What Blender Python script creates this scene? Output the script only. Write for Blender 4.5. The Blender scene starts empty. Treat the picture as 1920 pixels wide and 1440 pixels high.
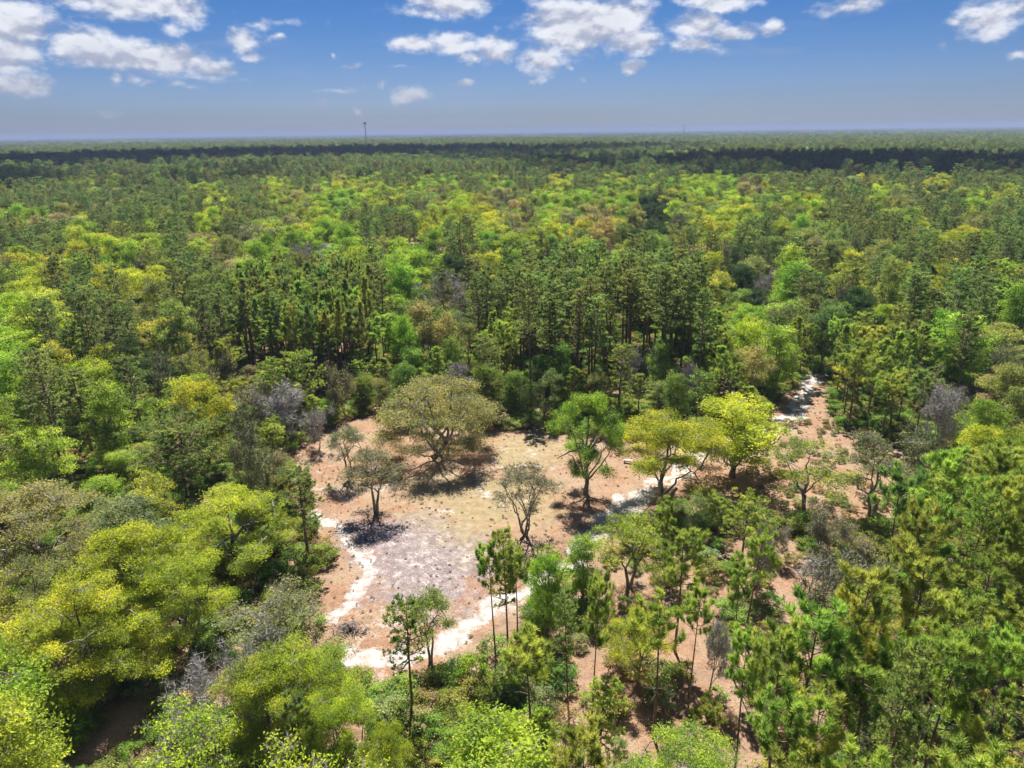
import bpy, math, random
import numpy as np
from mathutils import Matrix, Vector
S = bpy.context.scene
COL = S.collection
rnd = random.Random(7)
R = math.radians

# ------------------------------------------------------------------ camera
W0, H0 = 1920.0, 1440.0
FOC = 1332.0                       # focal length in photo pixels
PITCH, ROLL, CAMZ = R(19.55), R(-0.72), 50.0
cam_d = bpy.data.cameras.new('camera'); cam = bpy.data.objects.new('camera', cam_d); COL.objects.link(cam)
cam_d.sensor_width = 36.0; cam_d.lens = 36.0*FOC/W0; cam_d.clip_start = 0.5; cam_d.clip_end = 90000
cam.matrix_world = Matrix.Translation((0, 0, CAMZ)) @ Matrix.Rotation(R(90)-PITCH, 4, 'X') @ Matrix.Rotation(ROLL, 4, 'Z')
S.camera = cam
CM = np.array(cam.matrix_world)[:3, :3]
CP = np.array([0, 0, CAMZ])

def ray(u, v):
    d = np.array([(u-W0/2)/FOC, -(v-H0/2)/FOC, -1.0])
    d = CM @ d
    return d/np.linalg.norm(d)
def at_z(u, v, z=0.0):
    d = ray(u, v); t = (z-CAMZ)/d[2]
    return CP + d*t
def proj(p):
    q = CM.T @ (np.asarray(p, float)-CP)
    if q[2] > -1: return None
    return (W0/2+FOC*q[0]/-q[2], H0/2-FOC*q[1]/-q[2], -q[2])

# ------------------------------------------------------------------ sky and sun
SUN_EL, SUN_AZ = R(56), R(-2)          # azimuth measured from +Y towards +X
S.view_settings.view_transform = 'Standard'; S.view_settings.look = 'None'
S.view_settings.exposure = 1.18; S.view_settings.gamma = 1.0
sl = bpy.data.lights.new('sun', 'SUN'); sl.energy = 5.0; sl.angle = R(0.5); sl.color = (1.0, 0.955, 0.88)
so = bpy.data.objects.new('sun', sl); COL.objects.link(so)
sd = Vector((math.sin(SUN_AZ)*math.cos(SUN_EL), math.cos(SUN_AZ)*math.cos(SUN_EL), math.sin(SUN_EL)))
so.rotation_euler = sd.to_track_quat('Z', 'Y').to_euler()

CLOUDS = [(30,45,85,55,1),(15,100,60,40,1),(40,163,60,20,1),(160,90,70,38,1.1),(235,108,90,34,1.1),(320,118,90,28,1.1),(395,126,45,20,.9),
 (260,12,130,30,1),(200,-5,90,30,1),(330,28,70,18,.7),(459,73,30,28,1),(470,105,26,12,.9),(215,147,18,11,.7),(252,146,24,10,.7),(272,157,22,8,.6),
 (320,60,24,16,.6),(360,146,38,6,.5),(500,40,110,10,.45),(520,70,18,7,.5),(850,5,105,28,1),(800,22,60,12,.8),(780,84,58,20,1),(850,80,62,26,1),(925,92,52,30,1.05),(880,108,40,16,.8),
 (1080,48,105,60,1.25),(1010,110,38,40,1),(1150,35,75,42,1.2),(1185,78,70,26,1),(1060,20,70,30,1.1),(1225,82,30,11,.8),(1350,0,75,18,1),(1310,48,62,26,1),(1375,56,64,18,.95),(1312,84,56,20,1),(1450,50,30,17,.9),
 (1590,12,70,16,.75),(1610,0,50,16,.7),(1880,28,60,36,1),(1912,106,22,9,.8),(1795,42,20,10,.55),(1186,130,22,14,1),(765,178,42,17,.95),(650,168,32,7,.6),(640,166,60,6,.4),
 (601,199,22,11,.8),(669,206,11,10,.6),(875,160,20,9,.8),(850,160,12,7,.5),(1772,87,14,10,.5),(1015,148,17,14,.7),(1088,150,14,8,.6),(740,128,30,5,.5),(665,120,30,5,.5),(712,160,10,9,.7),(624,98,9,7,.5),
 (1060,134,14,8,.5),(310,165,80,6,.35),(430,150,90,6,.35),(650,215,60,7,.25),(200,210,90,10,.3),(1000,155,10,7,.6),(745,196,14,6,.4)]

def nt(tree, typ, **kw):
    n = tree.nodes.new(typ)
    for k, v in kw.items():
        if k == 'op': n.operation = v
        else: setattr(n, k, v)
    return n
class G:
    """small node-building helper"""
    def __init__(s, tree): s.t = tree; s.l = tree.links
    def put(s, sock, v):
        if isinstance(v, bpy.types.NodeSocket): s.l.new(v, sock)
        elif v is not None:
            try: sock.default_value = v
            except Exception: sock.default_value = tuple(v)+(1,) if len(v) == 3 else v
    def m(s, op, a, b=None, c=None, clamp=False):
        n = nt(s.t, 'ShaderNodeMath', op=op); n.use_clamp = clamp
        for i, x in enumerate((a, b, c)):
            if x is not None: s.put(n.inputs[i], x)
        return n.outputs[0]
    def vm(s, op, a, b=None):
        n = nt(s.t, 'ShaderNodeVectorMath', op=op); s.put(n.inputs[0], a)
        if b is not None: s.put(n.inputs[1], b)
        return n.outputs['Value'] if op in ('LENGTH', 'DOT_PRODUCT', 'DISTANCE') else n.outputs[0]
    def noise(s, vec, scale, detail=4, rough=.55, dist=0, col=False):
        n = nt(s.t, 'ShaderNodeTexNoise'); s.put(n.inputs['Vector'], vec)
        n.inputs['Scale'].default_value = scale; n.inputs['Detail'].default_value = detail
        n.inputs['Roughness'].default_value = rough; n.inputs['Distortion'].default_value = dist
        return n.outputs['Color' if col else 'Fac']
    def step(s, x, a, b, o0=0.0, o1=1.0):
        n = nt(s.t, 'ShaderNodeMapRange'); n.interpolation_type = 'SMOOTHSTEP'
        s.put(n.inputs[0], x); s.put(n.inputs[1], a); s.put(n.inputs[2], b); s.put(n.inputs[3], o0); s.put(n.inputs[4], o1)
        return n.outputs[0]
    def mix(s, f, a, b, mode='MIX'):
        n = nt(s.t, 'ShaderNodeMix', data_type='RGBA'); n.blend_type = mode
        s.put(n.inputs[0], f); s.put(n.inputs[6], a); s.put(n.inputs[7], b)
        return n.outputs[2]

wd = bpy.data.worlds.new('World'); S.world = wd; wd.use_nodes = True
wt = wd.node_tree; wt.nodes.clear(); g = G(wt)
tc = nt(wt, 'ShaderNodeTexCoord'); sep = nt(wt, 'ShaderNodeSeparateXYZ'); wt.links.new(tc.outputs['Generated'], sep.inputs[0])
sky = nt(wt, 'ShaderNodeTexSky', sky_type='NISHITA'); sky.sun_disc = False; sky.sun_elevation = SUN_EL; sky.sun_rotation = SUN_AZ
sky.air_density = 1.0; sky.dust_density = 0.3; sky.ozone_density = 3.0; sky.altitude = 50
az = g.m('ARCTAN2', sep.outputs[0], sep.outputs[1]); el = g.m('ARCSINE', sep.outputs[2])
cmb = nt(wt, 'ShaderNodeCombineXYZ'); wt.links.new(az, cmb.inputs[0]); wt.links.new(el, cmb.inputs[1])
P = cmb.outputs[0]
# air colour of the photograph's sky: deep blue above, dusty lavender low down
skyc = g.mix(1.0, sky.outputs[0], g.mix(g.step(el, 0.0, 0.17), (0.33, 0.395, 0.63), (0.15, 0.30, 0.545)), 'MULTIPLY')
warpc = g.noise(P, 16, 5, .6, col=True)
wv = g.vm('SUBTRACT', warpc, (.5, .5, .5)); wv = g.vm('MULTIPLY', wv, (.05, .028, 0))
Pw = g.vm('ADD', P, wv)
field = None
for (u, v, hw, hh, st) in CLOUDS:
    d = ray(u, v); a = math.atan2(d[0], d[1]); e = math.asin(d[2])
    sx, sy = 1.2*hw/FOC, 1.2*hh/FOC
    x = g.vm('SUBTRACT', Pw, (a, e, 0)); x = g.vm('MULTIPLY', x, (1/sx, 1/sy, 0)); x = g.vm('LENGTH', x)
    x = g.m('MULTIPLY_ADD', x, -st, st)
    field = x if field is None else g.m('MAXIMUM', field, x)
Pn = g.vm('MULTIPLY', P, (1, 1.7, 1))
n1 = g.noise(Pn, 22, 8, .62)
dens = g.m('ADD', field, g.m('MULTIPLY_ADD', n1, 1.5, -.80))
alpha = g.step(dens, 0.10, 0.74)
n3 = g.noise(Pn, 22, 4, .5); n2 = g.noise(g.vm('ADD', Pn, (0, .014, 0)), 22, 4, .5)
lit = g.m('SUBTRACT', n3, n2)
lit = g.step(lit, -.13, .10)
core = g.step(dens, .3, 1.1)
cc = g.mix(lit, (3.3, 3.6, 4.6), (7.8, 7.9, 8.2))
cc = g.mix(g.m('MULTIPLY', core, .35), cc, (4.4, 4.6, 5.4))
cc = g.mix(g.step(el, .0, .12, .75, 0), cc, (2.6, 3.0, 4.0))
wisp = g.noise(g.vm('MULTIPLY', P, (2.2, 16, 1)), 2.2, 6, .6)
wispa = g.m('MULTIPLY', g.step(wisp, .52, .75, 0, .22), g.step(el, .02, .1))
skyc = g.mix(wispa, skyc, (3.6, 3.9, 5.2))
out_c = g.mix(g.m('MULTIPLY', alpha, .93), skyc, cc)
bg = nt(wt, 'ShaderNodeBackground'); wt.links.new(out_c, bg.inputs[0]); bg.inputs[1].default_value = 0.057
wo = nt(wt, 'ShaderNodeOutputWorld'); wt.links.new(bg.outputs[0], wo.inputs[0])

cy = S.cycles
cy.max_bounces = 8; cy.diffuse_bounces = 5; cy.transmission_bounces = 5; cy.glossy_bounces = 1; cy.volume_bounces = 0
cy.transparent_max_bounces = 32; cy.use_adaptive_sampling = True; cy.adaptive_threshold = 0.02
cy.sample_clamp_indirect = 6

# ------------------------------------------------------------------ materials
def mat(name):
    m = bpy.data.materials.new(name); m.use_nodes = True; m.node_tree.nodes.clear()
    return m, G(m.node_tree)
def out(gg, shader):
    o = nt(gg.t, 'ShaderNodeOutputMaterial'); gg.l.new(shader, o.inputs[0])
def leaf_mat(name, instanced, transl=.5, gloss=.0):
    m, q = mat(name)
    if instanced:
        a = nt(q.t, 'ShaderNodeAttribute'); a.attribute_type = 'INSTANCER'; a.attribute_name = 'tint'; c = a.outputs['Color']
    else:
        a = nt(q.t, 'ShaderNodeObjectInfo'); c = a.outputs['Color']
    v = nt(q.t, 'ShaderNodeAttribute'); v.attribute_name = 'var'
    vv = v.outputs['Fac']
    f = q.m('MULTIPLY_ADD', vv, .9, .5)
    tcn = nt(q.t, 'ShaderNodeTexCoord'); pn = q.noise(tcn.outputs['Object'], .38, 3, .6)
    c2 = q.mix(q.step(pn, .40, .62), c, q.mix(1.0, c, (.86, .92, 1.12), 'MULTIPLY'))
    n = nt(q.t, 'ShaderNodeVectorMath', op='SCALE'); q.put(n.inputs[0], c2); q.put(n.inputs['Scale'], f)
    c3 = n.outputs[0]
    hs = nt(q.t, 'ShaderNodeHueSaturation'); q.put(hs.inputs['Color'], c3)
    q.put(hs.inputs['Hue'], q.m('MULTIPLY_ADD', vv, -.045, .526)); hs.inputs['Saturation'].default_value = 1.0
    d = nt(q.t, 'ShaderNodeBsdfDiffuse'); q.put(d.inputs[0], hs.outputs[0])
    t = nt(q.t, 'ShaderNodeBsdfTranslucent'); q.put(t.inputs[0], hs.outputs[0])
    mx = nt(q.t, 'ShaderNodeMixShader'); mx.inputs[0].default_value = transl
    q.l.new(d.outputs[0], mx.inputs[1]); q.l.new(t.outputs[0], mx.inputs[2]); out(q, mx.outputs[0])
    return m
M = {}
M['leaf'] = leaf_mat('leaf', False); M['leaf_far'] = leaf_mat('leaf_distant', True)
def bark(name, c1, c2, sc=3):
    m, q = mat(name)
    t = nt(q.t, 'ShaderNodeTexCoord'); p = q.vm('MULTIPLY', t.outputs['Object'], (1, 1, .25))
    n = q.noise(p, sc, 5, .7)
    c = q.mix(q.step(n, .35, .65), c1, c2)
    b = nt(q.t, 'ShaderNodeBsdfPrincipled'); q.put(b.inputs['Base Color'], c); b.inputs['Roughness'].default_value = .9
    bp = nt(q.t, 'ShaderNodeBump'); bp.inputs['Strength'].default_value = .6; bp.inputs['Distance'].default_value = .05
    q.l.new(n, bp.inputs['Height']); q.l.new(bp.outputs[0], b.inputs['Normal'])
    out(q, b.outputs[0]); return m
M['bark_oak'] = bark('bark_oak', (.10, .085, .075), (.30, .27, .24))
M['bark_pine'] = bark('bark_pine', (.09, .055, .04), (.27, .18, .13), 4)
M['bark_grey'] = bark('bark_grey', (.26, .24, .22), (.52, .49, .46))

# ------------------------------------------------------------------ mesh helpers
class MB:
    def __init__(s): s.v = []; s.f3 = []; s.f4 = []; s.n = 0; s.var = []
    def add(s, v, f3=None, f4=None):
        v = np.asarray(v, float)
        if f3 is not None and len(f3): s.f3.append(np.asarray(f3)+s.n)
        if f4 is not None and len(f4): s.f4.append(np.asarray(f4)+s.n)
        s.v.append(v); s.n += len(v)
    def tube(s, pts, rad, sides=6, cap=True):
        pts = np.asarray(pts, float); rad = np.asarray(rad, float); n = len(pts)
        tan = np.gradient(pts, axis=0); tan /= np.linalg.norm(tan, axis=1)[:, None]+1e-9
        up = np.array([1., 0, 0]) if abs(tan[0][0]) < .8 else np.array([0, 1., 0])
        a = np.cross(tan, up); a /= np.linalg.norm(a, axis=1)[:, None]+1e-9
        b = np.cross(tan, a)
        th = np.arange(sides)*2*math.pi/sides
        ring = (np.cos(th)[None, :, None]*a[:, None, :]+np.sin(th)[None, :, None]*b[:, None, :])*rad[:, None, None]+pts[:, None, :]
        i = np.arange(n-1)[:, None]*sides; j = np.arange(sides)[None, :]; k = (j+1) % sides
        f = np.stack([i+j, i+k, i+sides+k, i+sides+j], -1).reshape(-1, 4)
        s.add(ring.reshape(-1, 3), None, f)
    def box(s, c, d, rot=None):
        c = np.asarray(c, float); d = np.asarray(d, float)/2
        v = np.array([[x, y, z] for x in (-1, 1) for y in (-1, 1) for z in (-1, 1)], float)*d
        if rot is not None: v = v @ np.asarray(rot).T
        s.add(v+c, None, [[0, 1, 3, 2], [4, 6, 7, 5], [0, 4, 5, 1], [2, 3, 7, 6], [0, 2, 6, 4], [1, 5, 7, 3]])
    def mesh(s, name, mats, smooth=False):
        v = np.concatenate(s.v) if s.v else np.zeros((0, 3))
        f3 = np.concatenate(s.f3) if s.f3 else np.zeros((0, 3), int)
        f4 = np.concatenate(s.f4) if s.f4 else np.zeros((0, 4), int)
        me = bpy.data.meshes.new(name)
        me.vertices.add(len(v)); me.vertices.foreach_set('co', v.astype(np.float32).ravel())
        nl = len(f3)*3+len(f4)*4
        me.loops.add(nl); me.loops.foreach_set('vertex_index', np.concatenate([f3.ravel(), f4.ravel()]).astype(np.int32))
        me.polygons.add(len(f3)+len(f4))
        st = np.concatenate([np.arange(len(f3))*3, len(f3)*3+np.arange(len(f4))*4]).astype(np.int32)
        me.polygons.foreach_set('loop_start', st)
        me.update(calc_edges=True)
        if s.var:
            at = me.attributes.new('var', 'FLOAT', 'FACE'); at.data.foreach_set('value', np.concatenate(s.var).astype(np.float32))
        if smooth: me.polygons.foreach_set('use_smooth', np.ones(len(me.polygons), bool))
        for m in mats: me.materials.append(m)
        return me

def leaves(mb, rs, centers, n, sig, size, up=.45, base=None):
    """n triangular leaves round each centre"""
    c = np.repeat(np.asarray(centers, float), n, axis=0); N = len(c)
    bv = np.repeat(base if base is not None else rs.uniform(.25, .85, len(centers)), n)
    off = rs.normal(0, 1, (N, 3))*np.asarray(sig)
    p = c+off
    nrm = rs.normal(0, 1, (N, 3)); nrm[:, 2] = np.abs(nrm[:, 2])+up; nrm /= np.linalg.norm(nrm, axis=1)[:, None]
    t = np.cross(nrm, rs.normal(0, 1, (N, 3))); t /= np.linalg.norm(t, axis=1)[:, None]+1e-9
    b = np.cross(nrm, t)
    L = size*rs.uniform(.6, 1.4, N)[:, None]; Wd = L*rs.uniform(.35, .55, N)[:, None]
    v = np.stack([p+t*L, p-t*L*.5+b*Wd, p-t*L*.6-b*Wd], 1).reshape(-1, 3)
    mb.add(v, np.arange(3*N).reshape(-1, 3))
    mb.var.append(np.clip(bv+rs.uniform(-.25, .25, N), 0, 1))

def bez(a, b, c, n=6):
    t = np.linspace(0, 1, n)[:, None]
    return (1-t)**2*a+2*t*(1-t)*b+t*t*c
def wob(rs, pts, k):
    q = pts.copy(); q[1:-1] += rs.normal(0, k, (len(pts)-2, 3)); return q

def broadleaf(seed, H, Rr, shape='spread', lobes=20, th=.22, trunks=1, sub=14, nl=44, lsize=.18, fine=26, rt=.32, barkm='bark_oak', lobe_r=.30, flat=.42, spr=.46):
    rs = np.random.RandomState(seed); T = MB(); C = MB()
    z0 = H*th
    limbs = []; nL = max(5, int(lobes/2.6)) if trunks == 1 else trunks*2
    # trunk(s)
    forks = []
    if trunks == 1:
        top = np.array([rs.normal(0, .03*H), rs.normal(0, .03*H), z0])
        pts = wob(rs, bez(np.zeros(3), np.array([0, 0, z0*.5]), top, 5), .04); pts[0, 2] = -.4
        T.tube(pts, np.linspace(rt*1.35, rt, 5)*[1.25, 1, .95, .95, 1], 8); forks = [top]
    else:
        for k in range(trunks):
            a = 2*math.pi*(k+rs.rand()*.5)/trunks
            top = np.array([math.cos(a)*Rr*.16, math.sin(a)*Rr*.16, z0*rs.uniform(.9, 1.4)])
            pts = wob(rs, bez(np.array([math.cos(a)*rt*.7, math.sin(a)*rt*.7, -.4]), np.array([math.cos(a)*.3, math.sin(a)*.3, z0*.6]), top, 5), .04)
            T.tube(pts, np.linspace(rt*.95, rt*.6, 5), 7); forks.append(top)
    if shape in ('spread', 'upright', 'column'):      # central leader
        top = np.array([rs.normal(0, .06*Rr), rs.normal(0, .06*Rr), H*.82]); f = forks[0]
        pts = wob(rs, bez(f, (f+top)/2+rs.normal(0, .05*Rr, 3)*[1, 1, 0], top, 7), .03*Rr)
        T.tube(pts, np.linspace(rt*.75, .04, 7), 6); limbs.append(pts)
    for k in range(nL):
        a = 2*math.pi*(k+rs.uniform(-.3, .3))/nL; f = forks[k % len(forks)]
        if shape == 'dome':   e = rs.uniform(.10, .85); rr = Rr*.72*math.cos(e*1.2); zz = z0+(H-z0)*(.30+.55*e)
        elif shape == 'vase': e = rs.uniform(.3, 1); rr = Rr*rs.uniform(.45, .8); zz = H*rs.uniform(.6, .85)
        elif shape == 'column': rr = Rr*rs.uniform(.5, .8); zz = z0+(H-z0)*rs.uniform(.15, .85)
        else: rr = Rr*rs.uniform(.5, .78); zz = z0+(H-z0)*rs.uniform(.22, .8)
        end = np.array([math.cos(a)*rr, math.sin(a)*rr, zz])
        if shape in ('column', 'upright', 'spread') and k % 2:
            q = limbs[0][rs.randint(1, 4)]
        else: q = f
        ctl = q*.5+end*.5+np.array([0, 0, (.10 if shape != 'vase' else .02)*H*rs.uniform(-.4, 1.2)]); 
        if shape == 'vase': ctl = np.array([end[0]*.35, end[1]*.35, (q[2]+end[2])*.55])
        pts = wob(rs, bez(q, ctl, end, 8), .022*Rr+.03)
        T.tube(pts, np.linspace(rt*.5, .045, 8), 5); limbs.append(pts)
    LP = np.concatenate([l[2:] for l in limbs])
    allc = []; base = []; outs = []
    for i in range(lobes):
        t = (i+.5)/lobes; a = i*2.39996+rs.uniform(-.4, .4)
        if shape == 'dome':
            el = math.asin(np.clip(rs.uniform(-.12, 1), -1, 1)); k = rs.uniform(.74, .9)
            c = np.array([math.cos(a)*math.cos(el)*Rr*k, math.sin(a)*math.cos(el)*Rr*k, z0+(H-z0)*(.20+.70*math.sin(el)*k)])
        elif shape == 'column':
            z = z0+(H-z0)*(.05+.88*t); rr = Rr*(.45+.55*math.sin(math.pi*min(1, .15+.8*t)))*rs.uniform(.25, .8)
            c = np.array([math.cos(a)*rr, math.sin(a)*rr, z])
        elif shape == 'vase':
            rr = Rr*math.sqrt(t)*.85; c = np.array([math.cos(a)*rr, math.sin(a)*rr, H*(.88-.35*t**1.5)+rs.normal(0, .05*H)])
        else:
            tt = rs.uniform(0, 1)**.8; z = z0+(H-z0)*(.12+.76*tt)
            prof = math.sqrt(max(.05, 1-((tt-.42)/.62)**2)); rr = Rr*prof*rs.choice([.35, .72, .82, .9])*rs.uniform(.85, 1.1)
            c = np.array([math.cos(a)*rr, math.sin(a)*rr, z])
        j = np.argmin(np.linalg.norm(LP-c-[0, 0, .06*H], axis=1)); q = LP[j]
        if np.linalg.norm(q-c) > .2:
            T.tube(wob(rs, bez(q, (q+c)/2+[0, 0, .05*H], c, 5), .05), np.linspace(.075, .03, 5), 4)
        lr = Rr*lobe_r*rs.uniform(.7, 1.3); lb = rs.uniform(.2, .8)
        for k in range(sub):
            d = rs.normal(0, 1, 3); d /= np.linalg.norm(d); d[2] = d[2]*.6+.12
            e = c+d*lr*rs.uniform(.55, 1.05)*np.array([1, 1, .62])
            T.tube([c, (c+e)/2+[0, 0, .06*lr], e], [.028, .02, .01], 3)
            allc.append(e); base.append(np.clip(lb+rs.uniform(-.2, .2), 0, 1)); outs.append(d)
    allc = np.array(allc); base = np.array(base)
    s = spr
    if nl: leaves(C, rs, allc, nl, (s, s, s*flat), lsize, base=base)
    # fine twigs
    N = len(allc)*fine//4
    if N:
        c = allc[rs.randint(0, len(allc), N)]; d = rs.normal(0, 1, (N, 3)); d[:, 2] = d[:, 2]*.6+.3; d /= np.linalg.norm(d, axis=1)[:, None]
        L = rs.uniform(.5, 1.3, N)[:, None]*s*1.6; w = np.cross(d, rs.normal(0, 1, (N, 3))); w /= np.linalg.norm(w, axis=1)[:, None]
        v = np.stack([c-w*.017, c+w*.017, c+d*L], 1).reshape(-1, 3)
        (T if nl else C).add(v, np.arange(3*N).reshape(-1, 3))
        if not nl: C.var.append(np.full(N, .5))
    return T.mesh('trunk', [M[barkm]], True), C.mesh('crown', [M['leaf'] if nl else M[barkm]]), H, Rr

def bare(seed, H, Rr, barkm='bark_grey', leafn=0, lsize=.09):
    rs = np.random.RandomState(seed); T = MB(); C = MB(); tips = []
    def grow(p, d, L, r, lev):
        n = 4; pts = [p]
        for i in range(n):
            d = d+rs.normal(0, .16, 3); d[2] += .05; d /= np.linalg.norm(d); pts.append(pts[-1]+d*L/n)
        r2 = r*.62
        (T if lev < 3 else C).tube(pts, np.linspace(r, r2, n+1), 6 if lev < 2 else (4 if lev < 3 else 3))
        if lev < 3: pass
        if lev >= 4: tips.append(pts[-1]); tips.append(pts[2]); return
        k = [4, 4, 4, 5][lev]
        for i in range(k):
            t = rs.uniform(.35, 1) if i else 1
            q = np.array(pts[min(n, int(t*n))]); a = rs.uniform(0, 2*math.pi); sp = rs.uniform(.45, .95) if i else .25
            ax = np.cross(d, rs.normal(0, 1, 3)); ax /= np.linalg.norm(ax)
            nd = d*math.cos(sp)+ax*math.sin(sp)
            nd[2] = max(nd[2], -.1)
            grow(q, nd, L*rs.uniform(.55, .8), r2*rs.uniform(.55, .8), lev+1)
    p = np.array([0, 0, -.3]); d = np.array([rs.normal(0, .1), rs.normal(0, .1), 1.])
    grow(p, d/np.linalg.norm(d), H*.36, .012*H+.04, 0)
    tips = np.array(tips); z = tips[:, 2].max(); r = np.percentile(np.linalg.norm(tips[:, :2], axis=1), 95)
    N = len(tips)*8; c = tips[rs.randint(0, len(tips), N)]; dd = rs.normal(0, 1, (N, 3)); dd[:, 2] += .5; dd /= np.linalg.norm(dd, axis=1)[:, None]
    L = rs.uniform(.25, .8, N)[:, None]; w = np.cross(dd, rs.normal(0, 1, (N, 3))); w /= np.linalg.norm(w, axis=1)[:, None]
    C.add(np.stack([c-w*.022, c+w*.022, c+dd*L], 1).reshape(-1, 3), np.arange(3*N).reshape(-1, 3))
    sc = np.array([Rr/r, Rr/r, H/z])
    for b in (T, C): b.v = [x*sc for x in b.v]
    if leafn:
        nb = sum(len(x) for x in C.f3)+sum(len(x) for x in C.f4)
        tr = MB(); leaves(tr, rs, tips*sc, leafn, (.3, .3, .2), lsize)
        me = tr.mesh('crown', [M['leaf']])
        T.v += [x for x in C.v]; T.f3 += [x+T.n for x in C.f3]; T.f4 += [x+T.n for x in C.f4]
        return T.mesh('trunk', [M[barkm]], True), me, H, Rr
    return T.mesh('trunk', [M[barkm]], True), C.mesh('crown', [M[barkm]]), H, Rr

def pine(seed, H, Rr, b0=.5, nb=38, young=False, tn=22, sub=6, nlen=.42):
    rs = np.random.RandomState(seed); T = MB(); C = MB()
    lean = rs.normal(0, .018*H, 2)
    def ax(t): return np.array([lean[0]*t*t, lean[1]*t*t, H*.985*t])
    tt = np.linspace(0, 1, 10); pts = np.array([ax(t) for t in tt]); pts[0, 2] = -.4
    r0 = .0095*H+.03
    T.tube(pts, r0*(1-tt*.88)*np.where(tt == 0, 1.3, 1), 7)
    cen = []; dr = []; bs = []
    for i in range(nb):
        t = b0+(1-b0)*(max(0, i+rs.uniform(-.3, .3))/nb)**.9; t = min(t, .985)
        s = (t-b0)/(1-b0)
        prof = (1-s)**.75*.95+.10 if young else math.sqrt(max(.03, 1-((s-.35)/.70)**2))
        L = Rr*prof*rs.uniform(.45, 1.15)
        if young and rs.rand() < .2: continue
        a = i*2.39996+rs.uniform(-.5, .5); p = ax(t); out_ = np.array([math.cos(a), math.sin(a), 0])
        lift = rs.uniform(.35, .75) if young else rs.uniform(-.05, .5)*(1-.3*(1-s))+.25*s
        e = p+out_*L+np.array([0, 0, lift*L])
        ctl = (p+e)/2-np.array([0, 0, .12*L]); bp = wob(rs, bez(p, ctl, e, 6), .04*L*.5)
        T.tube(bp, np.linspace(.05+.004*H*(1-s), .015, 6), 4)
        side = np.array([-out_[1], out_[0], 0]); bb = rs.uniform(.2, .8)
        for k in range(sub):
            f = rs.uniform(.35, 1.0) if k else 1.0
            q = bp[min(5, int(f*5))]
            dd = side*rs.uniform(-1, 1)+out_*rs.uniform(.1, .8)+np.array([0, 0, rs.uniform(.1, .7)]); dd /= np.linalg.norm(dd)
            en = q+dd*L*.34*rs.uniform(.5, 1.1)*(0 if k == 0 else 1)
            if k: T.tube([q, (q+en)/2, en], [.018, .013, .008], 3)
            dv = dd*.6+np.array([0, 0, .8 if young else .45]); dv /= np.linalg.norm(dv)
            cen.append(en); dr.append(dv); bs.append(np.clip(bb+rs.uniform(-.2, .2), 0, 1))
            if young and rs.rand() < .7:
                cen.append((q+en)/2); dr.append(dv); bs.append(bb)
    cen.append(ax(1.0)); dr.append(np.array([0, 0, 1.])); bs.append(.6)
    cen = np.array(cen); dr = np.array(dr); bs = np.array(bs)
    c = np.repeat(cen, tn, 0); d = np.repeat(dr, tn, 0); N = len(c)
    nd = d*1.0+rs.normal(0, .62 if not young else .5, (N, 3)); nd /= np.linalg.norm(nd, axis=1)[:, None]
    c = c-d*rs.uniform(0, .35, (N, 1))
    L = nlen*rs.uniform(.7, 1.2, N)[:, None]; w = np.cross(nd, rs.normal(0, 1, (N, 3))); w /= np.linalg.norm(w, axis=1)[:, None]
    v = np.stack([c, c+nd*L*.7+w*.048, c+nd*L, c+nd*L*.7-w*.048], 1)
    tri = np.arange(4*N).reshape(-1, 4)
    C.add(v.reshape(-1, 3), None, tri)
    C.var.append(np.clip(np.repeat(bs, tn)+rs.uniform(-.3, .3, N), 0, 1))
    return T.mesh('trunk', [M['bark_pine']], True), C.mesh('crown', [M['leaf']]), H, Rr

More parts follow.
